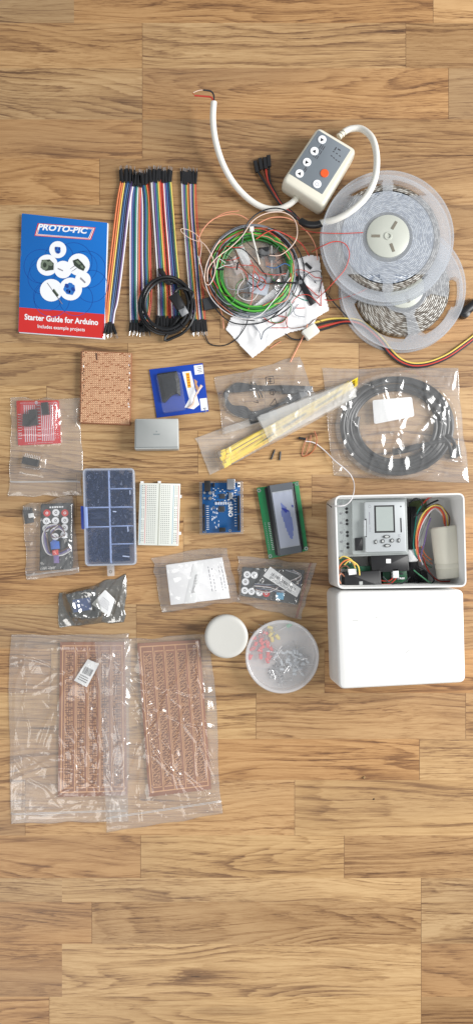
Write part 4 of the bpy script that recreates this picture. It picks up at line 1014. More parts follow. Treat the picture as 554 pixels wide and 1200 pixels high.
# ------------------------------------------------------------------ usb cable bag, zip tie sleeve, bits
def usb_bag():
    t = thing('usb_cable', 'folded dark grey usb cable inside the clear printed bag', 'usb cable', (310, 470))
    mb = MB()
    for k in range(5):
        o = k*2.1
        mb.tube([(330, 453+o*.5, 3+k*.7), (300, 453+o*.4, 3+k*.7), (278, 450+o, 3+k*.7), (267-o*.4, 460, 3+k*.7), (266+o*.5, 475, 3+k*.7), (278+o, 486-o, 3+k*.7), (296, 488-o*.5, 3+k*.7), (318, 478, 3+k*.7), (340, 468, 3+k*.7)], 2.0, 8)
    mb.build('cable', M['dk_cable'], t)
    for a, b, w, nm in (((292, 492), (316, 485), 5.5, 'plug'), ((330, 456), (358, 456), 5, 'plug'), ((336, 470), (352, 463), 4.2, 'plug')):
        a, b = Vector(a), Vector(b); d = (b-a).normalized(); n = Vector((-d.y, d.x)); p = MB()
        slab([a+n*w, b+n*w*.85, b-n*w*.85, a-n*w], 2, 8.8, 2, 1.5, p); po = p.build(nm, M['dk_cable'], t)
        a2, b2_ = (b, b+d*8) if nm == 'plug' else (a, b); p = MB(); slab([b-d*.5+n*3.6, b2_+n*3.6, b2_-n*3.6, b-d*.5-n*3.6], 4, 8.5, .3, .2, p); p.build('metal_shell', M['silver'], po)
    p = MB()
    for x in (300, 303.5): p.tube([(x-6, 448, 3), (x-3, 452, 8.6), (x+2, 461, 8.6), (x+4, 466, 3)], .8, 6)
    p.build('twist_tie', M['black'], t)
    bag('parts_bag', 'clear bag with recycling marks, holding the folded usb cable', [(252, 443), (352, 418), (374, 476), (262, 508)], [(ell((300, 468), 40, 25), 9.8), ([(320, 446), (364, 446), (364, 478), (318, 480)], 9.8)], M['film_crisp'], 31, .8, 17, creases=22, relax=40)
    # printed marks lying on the bag's film
    r = [o for o in C.objects if o.name.startswith('parts_bag')][-1]
    m = MB(); z = 12.8
    def path(pts, w=.5): m.tube([(x, y, z) for x, y in pts], w, 4, 1)
    path([(311, 442), (312, 450), (321, 449), (320, 441), (311, 442)]); path([(313.5, 444), (318.5, 444)]); path([(314, 447), (319, 446.5)]); path([(316, 443), (316.5, 449)])
    path([(317, 457), (320.5, 456), (323, 459), (320, 463), (316.5, 461.5), (317, 457)]); path([(320, 458), (320, 462)])
    path([(322, 467), (316, 475), (325, 476), (322, 467)])
    path([(301, 469), (303, 472), (297, 471)])
    m.build('recycling_mark', M['ink'], r)
M['dk_cable'] = mat('dark_grey_cable', (50, 52, 56), .42, var=.2)
usb_bag()
def ties():
    sl = [(229, 515), (413, 444.5), (420, 466), (247, 556)]
    rs = random.Random(13)
    M['tie'] = mat('yellow_nylon', (250, 216, 30), .45, var=.06)
    M['tie'].node_tree.nodes['Principled BSDF'].inputs['Subsurface Weight'].default_value = .1
    for k in range(14):
        t = thing('cable_tie', 'yellow cable tie in the bundle inside the milky sleeve', 'cable tie', (264, 540), 9, 'yellow cable ties in the milky sleeve')
        f = (k-6.5)/6.5; z = 8.5 + (k % 3)*1.2; j = rs.uniform(-4, 6)
        h = Vector((264+j, 537+f*9+rs.uniform(-2, 2))); mid = Vector((330+j, 499 + f*5.5+rs.uniform(-2.5, 2.5))); e = Vector((409 + rs.uniform(-2, 4) if k % 3 else 418.5, 451.5+f*3.6 - (4 if k % 3 == 0 else 0)))
        s = MB(); P = smooth([at(h.x, h.y, z), at((h.x+mid.x)/2, (h.y+mid.y)/2+f*1.5, z), at(mid.x, mid.y, z), at((mid.x+e.x)/2, (mid.y+e.y)/2, z), at(e.x, e.y, z)], 5)
        wv = Vector((.0006, .0021, 0))
        s.loft([[p+wv+Vector((0, 0, .0006)), p+wv-Vector((0, 0, .0006)), p-wv-Vector((0, 0, .0006)), p-wv+Vector((0, 0, .0006))] for p in P]); s.build('strap', M['tie'], t)
        s = MB(); s.box(at(h.x-1, h.y+.6, z-1.5), .0062, .0052, .0042, rot=.45, bev=.0006); s.build('head', M['tie'], t)
    cont = [([(254, 530), (300, 508), (405, 446), (412, 456), (310, 522), (262, 552)], 14.2)]
    und = [([(252, 443), (352, 418), (374, 476), (262, 508)], 6.5), ([(378, 431), (535, 431), (547, 568), (391, 557)], 7)]
    bag('plastic_sleeve', 'long milky sleeve of yellow cable ties lying across two bags', sl, cont, M['film_milky'], 41, .8, 24, under=und, creases=10, relax=24, cat='plastic sleeve')
    r1 = [o for o in C.objects if o.name.startswith('plastic_sleeve')][-1]
    up = [(300, 488), (412, 446), (418, 465), (315, 519)]
    r2, _ = bag('fold', 'fold', up, [(up, 15.5)], M['film_fold'], 43, .6, 24, under=[(up, 15.2)], creases=6, relax=4, wob=.3)
    f2 = r2.children[0]; f2.name = 'folded_flap'; f2.parent = r1; f2.location = r2.location - r1.location; bpy.data.objects.remove(r2)
ties()
def bits():
    for x, y, r, lab in ((319.5, 533, .35, 'longer of two tiny black sleeves below the milky sleeve'), (327.8, 534.5, .1, 'shorter of two tiny black sleeves below the milky sleeve')):
        b = MB(); d = Vector((math.sin(r), math.cos(r)*1)); L_ = 7 if r > .2 else 6
        b.rod(at(x-d.x*L_*.8, y+d.y*L_*.8, 1.3), at(x+d.x*L_*.8, y-d.y*L_*.8, 1.3), .0013, 8)
        b.rod(at(x+d.x*L_*.8, y-d.y*L_*.8, 1.3), at(x+d.x*L_*1.0, y-d.y*L_*1.0, 1.3), .0005, 6)
        tag(b.build('wire_sleeve', M['black']), lab, 'sleeve')
    t = thing('wire_loop', 'thin copper red wire loop with a black pin, right of the milky sleeve', 'wire', (362, 520))
    b = MB(); b.tube([(359, 513, 2), (355, 525, 2), (354, 534, 1), (361, 533, 1), (368, 526, 2), (371, 515, 3), (368, 505, 4)], .7, 6); b.tube([(364, 510, 2), (362, 522, 2), (358, 533, 2)], .6, 6); b.build('wire', M['w_copper'], t)
    b = MB(); b.box(at(353.5, 514, .6), .010, .0030, .0026, rot=-.2, bev=.0004); b.build('pin', M['black'], t)
    b = MB(); b.tube([(357, 517, 2), (368, 519, 2), (380, 528, 2), (392, 540, 9), (402, 548, 10), (410, 556, 8), (414, 565, 8), (414.5, 574, 50), (411.5, 585, 73), (404, 592, 74.5), (394, 593, 73), (389, 592, 60)], .75, 6)
    tag(b.build('loose_wire', M['w_white']), 'thin white wire running from the floor over the corner of the open white box', 'wire')
    b = MB(); b.cyl(at(426, 911, 0), .0022, .002, 9, r2=.0012); tag(b.build('crumb', mat('tan_crumb', (150, 120, 80), .7)), 'small tan crumb alone on the floor below the white lid', 'crumb')
    b = MB(); b.cyl(at(437.5, 936.5, 0), .0012, .0012, 9, r2=.0006); tag(b.build('crumb', M['black']), 'tiny black speck on the floor below the white lid', 'crumb')
bits()

# ------------------------------------------------------------------ black cable coil in big bag
def big_bag():
    t = thing('cable_coil', 'thick coil of black cable inside the large clear bag', 'cable', (464, 499))
    rs = random.Random(9)
    for k in range(6):
        mb = MB(); rx, ry = 63-k*3.4, 56-k*3.0; mb.tube([(464+rx*math.cos(a_), 499+ry*math.sin(a_), 3.5+2.2*(k % 3)+rs.uniform(-.3, .3)) for a_ in [math.radians(-15+210*g/16) for g in range(17)]], 2.9, 8, 3); mb.build('cable', M['coil_blk'], t)
    for k in range(9):
        rx, ry = 64-(k % 5)*3.6+rs.uniform(-1, 1), 55-(k % 5)*3.4+rs.uniform(-1, 1); z = 3.5 + (k//5)*4.6
        c = (464+rs.uniform(-2, 2), 499+rs.uniform(-1.5, 1.5)); mb = MB()
        mb.tube([(c[0]+rx*math.cos(a*2*PI/24+1), c[1]+ry*math.sin(a*2*PI/24+1)*(1 if math.sin(a*2*PI/24+1) > 0 else 1.0), z+rs.uniform(-.4, .6)) for a in range(25)], 2.8, 8, 3); mb.build('cable', M['coil_blk'], t)
    for pts in ([(460, 531, 9), (480, 525, 12), (505, 519, 12), (524, 516, 10), (532, 519, 8)], [(524, 510, 11), (530, 516, 10), (533, 526, 6), (534, 536, 4)], [(518, 512, 12), (525, 520, 10), (528, 530, 7), (529, 537, 4)]):
        mb = MB(); mb.tube(pts, 2.6, 8); mb.build('cable', M['coil_blk'], t)
    for x, y in ((530.5, 531), (535.5, 529)):
        p = MB(); p.rod(at(x, y-8, 5), at(x+1, y+6, 4), .0036, 10); p.build('plug', M['black'], t)
    p = MB(); p.sweep(smooth([at(460, 530, 11), at(475, 527, 12), at(490, 523, 12)]), .0045, 10); p.build('cable_sleeve', M['black'], t)
    q = [(436, 469), (482, 465), (485, 488), (438, 497)]
    l = thing('paper_label', 'blank white paper label in the middle of the cable coil bag', 'label', (460, 480), 1)
    slab(q, 9.5, 9.9, 3, .1).build('paper', M['label'], l)
    bag('parts_bag', 'large crinkled clear bag holding the black cable coil', [(376, 431), (536, 430), (548, 567), (390, 558)], [(ell((464, 499), 72, 63), 13.5), ([(455, 525), (470, 512), (536, 505), (541, 542), (526, 542)], 15.5)], M['film_crisp'], 52, .85, 20, creases=30, relax=30)
M['coil_blk'] = mat('coil_black_sheath', (32, 34, 38), .40, var=.25)
big_bag()

# ------------------------------------------------------------------ white enclosure, lid
M['pcb_green'] = mat('green_circuit_board', (34, 92, 62), .42, var=.35, scale=260)
def enclosure():
    zt = 72
    t = thing('enclosure_box', 'open white plastic box full of modules and wires', 'box', (462, 636))
    rim = [(391.6, 580.5), (543.8, 577.5), (546.5, 688), (395, 690.5)]
    Po = outline(rim, zt, .009, 6)
    def lay(P, d, z): return [Vector((p.x, p.y, z*.001)) for p in (inset(P, d*.001) if d else P)]
    mb = MB(); mb.loft([lay(Po, 2.2, 0), lay(Po, 1.2, 1.2), lay(Po, 0, zt-1), lay(Po, .4, zt), lay(Po, 2.1, zt), lay(Po, 2.6, zt-.8), lay(Po, 3.6, 4), lay(Po, 4.4, 3)]); mb.build('shell', M['white'], t, smooth_deg=40)
    m = MB(); m.box(at(385.5, 592.5, 46), .0008, .008, .002, rot=.9); tag_ = m.build('side_mark', M['black'], t)
    # plc module
    p = thing('controller_module', 'grey control module with small screen and arrow buttons in the white box', 'controller', (435, 618), 3)
    mg = mat('module_grey', (158, 164, 164), .45, var=.04); ml = mat('module_pale', (180, 185, 188), .45, var=.03)
    z = 44
    slab([(394, 584), (476, 582.5), (478, 650), (395.5, 653)], 4, z-6, 1.5, 1).build('body', mg, p)
    slab([(412, 586), (474, 585), (476, 648), (413, 650)], z-6.2, z, 1.2, .8).build('raised_body', mg, p)
    pq = [(427, 588.5), (473.5, 587.5), (475.8, 646), (428, 647)]
    slab(pq, z-.2, z+6, 1.5, .8).build('front_panel', ml, p); F = Frame(pq, z+6.05)
    s = MB(); F.rect(s, .23, .07, .74, .62); so = s.build('screen_bezel', M['black'], p)
    s = MB(); F.rect(s, .275, .10, .70, .585, .15); s.build('screen', mat('lcd_grey', (162, 170, 168), .2, var=.05), so)
    for u, v, w, h in ((.52, .70, .09, .032), (.53, .88, .09, .032), (.42, .79, .05, .04), (.65, .78, .05, .04), (.25, .80, .035, .045), (.82, .78, .035, .045)):
        b = MB(); x, y = F.px(u, v); P = [at(x+46*w*math.cos(a*PI/8), y+58*h*math.sin(a*PI/8), z+6) for a in range(16)]; P2 = [Vector((q.x, q.y, .0014+q.z)) for q in P]
        b.loft([P, P2]); bo = b.build('button', M['dkgrey'], p)
        c = MB(); ctp = sum(P2, Vector())/16; c.loft([[q.lerp(ctp, .35)+Vector((0, 0, .0001)) for q in P2], [q.lerp(ctp, .4)+Vector((0, 0, .0006)) for q in P2]]); c.build('key_top', M['grey'], bo)
    s = MB(); F.rect(s, .87, .33, .905, .62); F.rect(s, -.005, .33, .035, .70, 0); F.disc(s, .90, .10, .9, n=12); F.rect(s, .10, .05, .12, .052); s.build('slot', M['black'], p)
    s = MB(); F.ring(s, .12, .09, 1.6, .4); F.rect(s, .10, .2, .12, .45); s.build('panel_print', M['inkg'], p)
    s = MB(); F.block(s, -.03, .36, .02, .68, 2.2); s.build('side_clip', ml, p)
    Fb = Frame([(394, 584), (476, 582.5), (478, 650), (395.5, 653)], z-6)
    for v in (.18, .24, .38, .44, .58, .64, .78, .84):
        s = MB(); x, y = Fb.px(.135+.01*v, v); s.cyl(at(x, y, z-6.3), .0019, .0006, 12); s.build('terminal_hole', M['black'], p)
    s = MB(); Fb.rect(s, .075, .03, .08, .97, .1); Fb.rect(s, .20, .02, .205, .98, .1); s.build('body_seam', mat('seam_grey', (150, 154, 154), .6), p)
    s = MB(); slab([(415.5, 630.5), (424.5, 630), (424.8, 645), (416, 645.5)], z-1, z+2.2, .6, .5, s); s.build('socket', M['black'], p)
    s = MB(); rs0 = random.Random(31)
    for k in range(8): Fb.rect(s, .095, .16+.093*k, .108, .175+.093*k, .1)
    for k in range(7): F.rect(s, .10, .48+.018*k, .10+rs0.uniform(.02, .06), .487+.018*k)
    for k in range(3): F.rect(s, .80, .66+.02*k, .80+rs0.uniform(.04, .08), .667+.02*k)
    s.build('module_print', M['inkg'], p)
    for k in range(6):
        s = MB(); x, y = Fb.px(.055, .10+.16*k); s.cyl(at(x, y, z-6.2), .0016, .0008, 10); s.build('terminal_screw', M['silver'], p)
    # dark modules below it
    k = thing('relay_module', 'black module with small white square, under the grey control module', 'electronic module', (455, 661), 4)
    slab([(434, 651), (478, 650), (479, 669), (435.5, 671)], 18, 38, 1, .8).build('body', M['black'], k)
    s = MB(); Frame([(452, 655), (457.5, 655), (457.5, 660), (452, 660)], 38.1).rect(s, 0, 0, 1, 1); s.build('mark', M['label'], k)
    k = thing('relay_module', 'black module with green board at the lower left of the white box', 'electronic module', (424, 676), 4)
    slab([(404, 671), (445, 668.5), (447, 688), (404, 688)], 16, 40, 1.2, .8).build('body', M['black'], k)
    s = MB(); Frame([(420.5, 681.5), (424.5, 681.3), (424.7, 685.2), (420.7, 685.4)], 40.1).rect(s, 0, 0, 1, 1); s.build('mark', M['grey'], k)
    s = MB(); slab([(407, 664), (445, 663), (446, 670), (407, 672)], 24, 30, .5, .3, s); s.build('board', mat('green_board', (30, 84, 60), .45, var=.3, scale=300), k)
    s = MB(); slab([(408, 667), (417, 666.5), (417.5, 673), (408.5, 674)], 34, 42, .6, .4, s); s.build('connector', M['label'], k)
    s = MB(); slab([(459.5, 667), (466.5, 666.5), (467, 677), (460, 677.5)], 28, 38, .6, .4, s); tag(s.build('wire_connector', M['label']), 'white wire connector beside the lower black module in the box', 'connector')
    # bottle
    bt = thing('plastic_bottle', 'white cylindrical bottle lying in the right of the white box', 'bottle', (521, 646), 4)
    b = MB(); a, e = at(519, 617, 36), at(526.5, 677, 36); d = (e-a); R_ = .0172
    prof = [(0, .1), (0, .9), (.02, .97), (.035, 1), (.70, 1), (.715, .965), (.73, 1), (.80, 1), (.81, .96), (.82, .98), (.985, .97), (1, .9), (1, .1)]
    ax = d.normalized(); n1 = Vector((0, 0, 1)); n1 = (n1-ax*n1.dot(ax)).normalized(); n2 = ax.cross(n1)
    b.loft([[a+d*s_+(n1*math.cos(2*PI*i/36)+n2*math.sin(2*PI*i/36))*R_*r for i in range(36)] for s_, r in prof]); b.build('body', M['cream'], bt, smooth_deg=40)
    # bundled black cable
    k = thing('cable_bundle', 'bundle of black cables held by a white wrap beside the bottle', 'cable bundle', (486, 650), 4)
    rs = random.Random(3)
    for i in range(10):
        f = i-4.5; w = MB(); w.tube([(482+f*.9, 594, 14), (481+f*.9, 615, 20+rs.uniform(0, 5)), (482+f*.8, 640, 24+rs.uniform(0, 5)), (484+f*.6, 652, 26), (483+f*1.6, 668, 22), (484+f*2.6, 684, 12)], 1.3, 6); w.build('cable', M['black_rub'], k)
    s = MB(); slab([(477, 644), (489, 643), (490, 658), (478, 659)], 18, 31, 3, 2.5, s); s.build('white_wrap', M['label'], k)
    def w(lab, col, r, pts): m_ = MB(); m_.tube(pts, r, 6); tag(m_.build('loose_wire', M['w_'+col]), lab, 'wire', 'loose wires inside the white box')
    w('green wire arching down the left of the box wire loom', 'teal', .9, [(496, 590, 30), (489, 600, 34), (486, 618, 36), (484, 640, 34), (488, 655, 30)])
    w('yellow wire arching over the bottle top in the box', 'yellow', .9, [(488, 650, 32), (487, 628, 38), (493, 606, 42), (504, 594, 44), (515, 593, 42), (522, 602, 38), (524, 616, 34)])
    w('red wire arching over the bottle top in the box', 'red', .9, [(490, 655, 32), (489, 630, 38), (495, 609, 42), (505, 596, 44), (514, 595, 42), (520, 604, 38), (521, 618, 34)])
    w('orange wire arching beside the bottle in the box', 'orange', .9, [(492, 658, 30), (487, 640, 36), (489, 620, 40), (498, 602, 42), (508, 594, 42), (517, 600, 38), (520, 614, 34)])
    w('white wire arching beside the bottle in the box', 'white', .8, [(495, 662, 28), (489, 645, 34), (491, 622, 38), (500, 604, 42), (509, 596, 40), (518, 604, 36)])
    w('brown wire arching beside the bottle in the box', 'brown', .9, [(525, 618, 32), (526, 606, 36), (520, 597, 40), (512, 591, 40), (500, 595, 38)])
    w('purple wire running down beside the bottle in the box', 'purple', .8, [(504, 607, 38), (500, 620, 36), (497, 635, 34), (493, 650, 30), (494, 662, 28)])
    w('red wire looping under the bottle cap in the box', 'red', 1.0, [(495, 650, 26), (498, 662, 26), (505, 674, 24), (515, 681, 22), (528, 681, 20)])
    w('orange wire end poking out beside the bottle', 'orange', .8, [(493, 640, 30), (498, 650, 28), (505, 656, 26)])
    w('salmon wire end poking out beside the bottle', 'salmon', .8, [(492, 648, 28), (498, 655, 26), (506, 661, 24)])
    w('green wire end poking out beside the bottle', 'green', .8, [(491, 654, 26), (497, 660, 25), (505, 665, 22)])
    w('red wire pair near the top wall of the box', 'red', 1.0, [(493, 592, 30), (502, 583.5, 38), (509, 581.5, 40)])
    w('black wire with bare end near the top wall of the box', 'black', 1.3, [(497, 594, 30), (506, 589, 36), (513, 586, 38)])
    w('yellow wire looping above the lower black module', 'yellow', .9, [(397, 655, 34), (403, 652, 42), (412, 657, 44), (416, 666, 42)])
    w('orange wire looping at the left wall of the box', 'orange', .9, [(396, 668, 34), (400, 660, 42), (408, 656, 44), (416, 662, 42)])
    w('brown wire looping at the left wall of the box', 'brown', .9, [(397, 676, 34), (399, 666, 40), (405, 663, 42), (410, 668, 40)])
    w('salmon wire curling at the lower left of the box', 'salmon', .8, [(399, 684, 40), (396.5, 678, 38), (399, 672, 36), (404, 676, 36)])
    w('upper red wire under the white wire connector', 'red', 1.0, [(445, 680, 30), (454, 681, 34), (460, 677, 36), (463, 672, 36)])
    w('lower red wire under the white wire connector', 'red', 1.0, [(445, 685, 30), (456, 684, 33), (463, 678, 35), (465, 673, 35)])
    g = MB(); slab([(479, 588), (499, 585), (500, 600), (480, 601)], 6, 10, .5, .3, g); tag(g.build('circuit_board', mat('olive_board', (78, 92, 52), .5, var=.3, scale=200)), 'olive green board at the top wall inside the white box', 'circuit board')
    g = MB(); slab([(496, 606), (504, 601), (495, 640), (487, 642)], 22, 30, .8, .6, g); tag(g.build('terminal_strip', M['grey']), 'long grey terminal strip standing among the wires in the box', 'terminal strip')
    for i, (q, lab) in enumerate((([(480, 671), (500, 668), (502, 686), (481, 687)], 'dark module behind the cables at the bottom of the box'), ([(448, 670), (478, 670), (478, 687), (449, 688)], 'dark base module at the bottom middle of the box'))):
        g = MB(); slab(q, 4, 14, 1, .8, g); tag(g.build('base_module', M['dkgrey']), lab, 'electronic module')
    for i, (q, zz, lab) in enumerate((([(448, 668), (476, 667), (477, 682), (449, 684)], 26, 'green circuit board under the white wire connector in the box'), ([(398, 655), (412, 654), (413, 666), (398, 667)], 20, 'dark green circuit board at the left wall of the box'))):
        t2 = thing('circuit_board', lab, 'circuit board', tuple(np.mean(q, 0)), zz); slab(q, zz, zz+1.6, .4, .2).build('board', M['pcb_green'], t2); Fq = Frame(q, zz+1.6); rs9 = random.Random(i)
        for k in range(7):
            g = MB(); u0, v0 = rs9.uniform(.05, .8), rs9.uniform(.08, .75); Fq.block(g, u0, v0, u0+rs9.uniform(.08, .16), v0+rs9.uniform(.1, .2), rs9.uniform(1, 4)); g.build('component', M[rs9.choice(['black', 'label', 'silver', 'dkgrey'])], t2)
    for k, (c, lab, pts) in enumerate((('black', 'black wire lying across the bottom of the box under the wire connector', [(448, 676, 40), (458, 684, 40), (470, 684, 38), (480, 676, 34)]), ('black', 'black wire curling at the top wall beside the grey module', [(479, 590, 30), (486, 584, 40), (494, 588, 42), (492, 600, 38), (484, 606, 34)]), ('green', 'green wire lying along the bottom wall of the box', [(484, 668, 34), (494, 676, 36), (506, 684, 30), (520, 686, 24)]), ('black', 'black wire looping beside the bottle base in the box', [(490, 664, 32), (500, 670, 34), (508, 680, 30), (498, 686, 26), (486, 682, 26)]), ('yellow', 'yellow wire hooked over the black module at the left', [(403, 662, 40), (410, 657, 46), (419, 663, 46), (421, 674, 44)]))): w(lab, c, .9, pts)
    # lid
    t = thing('plastic_cover', 'plain white plastic cover lying on the floor below the open box', 'lid', (464, 746))
    q = [(393.2, 692.0), (542.8, 690.6), (545.5, 800), (396.8, 808)]
    P = outline(q, 64, .009, 6); mb = MB(); layers(mb, P, [(-1.0, 0), (0, 58), (.3, 61), (1.2, 63.2), (3, 64)]); mb.build('shell', M['white'], t, smooth_deg=60)
    F = Frame(q, 64.04); m = MB(); rs = random.Random(6)
    for u, v, l, a in ((.12, .30, .05, -.1), (.40, .27, .02, 1.2), (.53, .65, .05, .7), (.86, .63, .01, 0), (.88, .45, .012, .9), (.30, .28, .02, .2)):
        F.poly(m, [(u, v), (u+l*math.cos(a), v-l*math.sin(a)), (u+l*math.cos(a)*.9, v-l*math.sin(a)*.9+.012), (u+.004, v+.01)])
    F.disc(m, .885, .72, .8, n=8)
    m.build('scuff', mat('scuffed_plastic', (196, 197, 195), .6), t)
enclosure()

# ------------------------------------------------------------------ LCD, controller board, breadboard
def lcd():
    q = [(300.7, 571.8), (349.3, 563.8), (360.7, 645.2), (314.8, 655)]
    t = thing('lcd_module', 'green board lcd module with protective film on its dark screen', 'lcd module', (331, 609))
    mg = mat('green_solder_mask', (28, 122, 72), .4, var=.15, scale=120)
    slab(q, 3, 4.8, 1, .15).build('board', mg, t)
    F = Frame(q, 4.85)
    for u, v in ((.04, .04), (.955, .035), (.96, .965), (.045, .965)):
        h = MB(); F.ring(h, u, v, 2.2, 1.1); h.build('mounting_hole', M['silver'], t)
    m = MB()
    for k in range(16): F.disc(m, .055, .50+.025*k, .55, n=8)
    m.build('solder_pad', M['silver'], t)
    m = MB()
    for k in range(16): F.rect(m, .12, .505+.025*k, .17, .512+.025*k)
    m.build('board_print', M['wprint'], t)
    bz = [(312.7, 569.4), (342.4, 564.8), (354, 647), (325.3, 652)]
    for i, sgn in enumerate((0, 1)):
        m = MB(); F.block(m, .18 if not sgn else .84, .02, .25 if not sgn else .90, .97, 3); m.build('side_rail', M['black'], t)
    slab(bz, 4.9, 12, .8, .6).build('bezel', M['dkbez'], t); G = Frame(bz, 12.05)
    g = MB(); G.rect(g, .10, .0, .97, 1.0, .0); g.build('glass_border', mat('lcd_border', (96, 100, 106), .25, var=.05), t)
    m = MB(); G.rect(m, .15, .115, .92, .885, .12); so = m.build('screen', mat('lcd_blue', (112, 124, 176), .14, var=.3, scale=45), t)
    # peeling protective film: reflective grey sheet with a clear patch
    f = MB(); G.poly(f, [(.15, .10), (.92, .10), (.96, .89), (.17, .92), (.15, .5)], .3); 
    pts = [(.15, .10), (.92, .10), (.96, .89), (.17, .92)]
    f = MB(); nu_, nv_ = 20, 44; rs = np.random.RandomState(5); nz = vnoise(rs, nu_+1, nv_+1, 3, 6)
    idx = {}
    patch = [(.42, .24), (.60, .34), (.74, .42), (.80, .60), (.70, .80), (.62, .80), (.48, .62), (.40, .44)]
    for j in range(nv_+1):
        for i in range(nu_+1):
            u, v = i/nu_, j/nv_
            idx[i, j] = len(f.v); f.v.append(G.p(.15+.79*u, .10+.80*v, .35+.5*abs(nz[j, i])))
    def ip(u, v): return bool(inside(np.array([u]), np.array([v]), patch)[0])
    for j in range(nv_):
        for i in range(nu_):
            if not ip(.15+.79*(i+.5)/nu_, .10+.80*(j+.5)/nv_): f.f.append([idx[i, j], idx[i, j+1], idx[i+1, j+1], idx[i+1, j]])
    f.m = [0]*len(f.f); f.build('protective_film', M['film_lcd'], t, smooth_deg=180)
    k = MB(); G.poly(k, [(.42, .335), (.55, .35), (.66, .38), (.74, .405), (.62, .40), (.58, .42), (.50, .375)], 1.1); G.poly(k, [(.84, .315), (.90, .33), (.89, .36), (.85, .345)], 1.1); k.build('film_mark', mat('blue_ink', (40, 54, 150), .4), so)
M['dkbez'] = mat('dark_bezel', (44, 46, 50), .35, var=.1)
M['film_lcd'] = film('lcd_film', haze=.6, gloss=.10, rough=.16, hazecol=(.66, .70, .77), bump=.1, bscale=60)
lcd()
def uno():
    t = thing('microcontroller_board', 'blue microcontroller board on a clear base plate', 'circuit board', (259, 595))
    pl = [(233.5, 564.5), (284.6, 563.8), (285.2, 625.6), (234, 626.4)]
    slab(pl, .3, 2.6, 1.5, .3).build('base_plate', M['clear'], t)
    q = [(236.8, 566), (281.3, 565.4), (282, 623.6), (237.4, 624.6)]
    slab([q[0], (q[1][0]-.2, q[1][1]), (q[1][0], 571), (q[2][0], 617), q[2], q[3]], 4.5, 6.2, .8, .15).build('board', mat('blue_solder_mask', (14, 82, 142), .4, var=.15, scale=120), t)
    F = Frame(q, 6.2)
    def part(nm, m, *bl):
        b = MB()
        for a in bl: F.block(b, *a)
        return b.build(nm, m, t)
    part('power_jack', M['black'], (.06, -.045, .22, .16, 10))
    u = part('usb_port', M['silver'], (.655, -.075, .86, .135, 10.5))
    part('female_header', M['black'], (.93, .26, .985, .62, 8.5)); part('female_header', M['black'], (.93, .64, .985, .97, 8.5))
    part('female_header', M['black'], (.01, .42, .065, .66, 8.5)); part('female_header', M['black'], (.01, .68, .065, .96, 8.5))
    ch = part('chip', M['dkgrey'], (.43, .47, .58, .58, 1.4)); part('chip', M['dkgrey'], (.46, .22, .60, .32, 1.4))
    p = MB()
    for k in range(7):
        for a in (.415, .585): F.rect(p, a, .48+.013*k, a+.012, .487+.013*k, .4)
        for a in (.455, .59): F.rect(p, .44+.019*k, a-.005, .45+.019*k, a+.003, .4)
    p.build('chip_leg', M['silver'], t)
    for u_, v_, r in ((.21, .205, 2.1), (.21, .315, 2.1), (.06, .20, 1.4), (.06, .31, 1.4)):
        c = MB(); x, y = F.px(u_, v_); c.cyl(at(x, y, 6.2), r*S, .0055, 18, bev=.0004); c.build('capacitor', M['silver'], t)
    part('crystal', M['silver'], (.70, .20, .80, .33, 3)); part('reset_button', M['label'], (.93, .0, 1.0, .09, 2))
    c = MB(); x, y = F.px(.965, .045); c.cyl(at(x, y, 8.2), .0014, .001, 12); c.build('button_cap', M['black'], t)
    part('pin_block', M['black'], (.44, .90, .60, .985, 8)); part('pin_block', M['black'], (.29, .0, .33, .08, 5))
    rs = random.Random(2); m = MB(); d = MB()
    for k in range(60):
        uu, vv = rs.uniform(.26, .9), rs.uniform(.10, .40)
        F.block(m if k % 2 else d, uu, vv, uu+rs.uniform(.02, .04), vv+rs.uniform(.012, .022), .8, bev=.1)
    m.build('resistor_array', M['label'], t); d.build('component_array', M['dkgrey'], t)
    s = MB()
    for k in range(12):
        F.rect(s, .84, .26+.055*k, .895, .272+.055*k, .06)
        F.rect(s, .10, .46+.042*k, .17, .47+.042*k, .06)
    for k in range(20):
        uu, vv = rs.uniform(.22, .42), rs.uniform(.46, .92); F.rect(s, uu, vv, uu+.015, vv+rs.uniform(.02, .05), .06)
    for k in range(10): F.rect(s, .34+.045*k, .385, .36+.045*k, .44, .06)
    s.build('board_print', M['wprint'], t)
    text_part('UNO', F.px(.69, .56), (0, 6.4), (6.6, 0), 6.4, M['wprint'], t, bold=.05)
    for u_, v_ in ((.065, .975), (.72, .965), (.97, .20), (.30, .50)):
        h = MB(); F.ring(h, u_, v_, 1.6, .8, .1, n=14); h.build('mounting_hole', M['silver'], t)
uno()
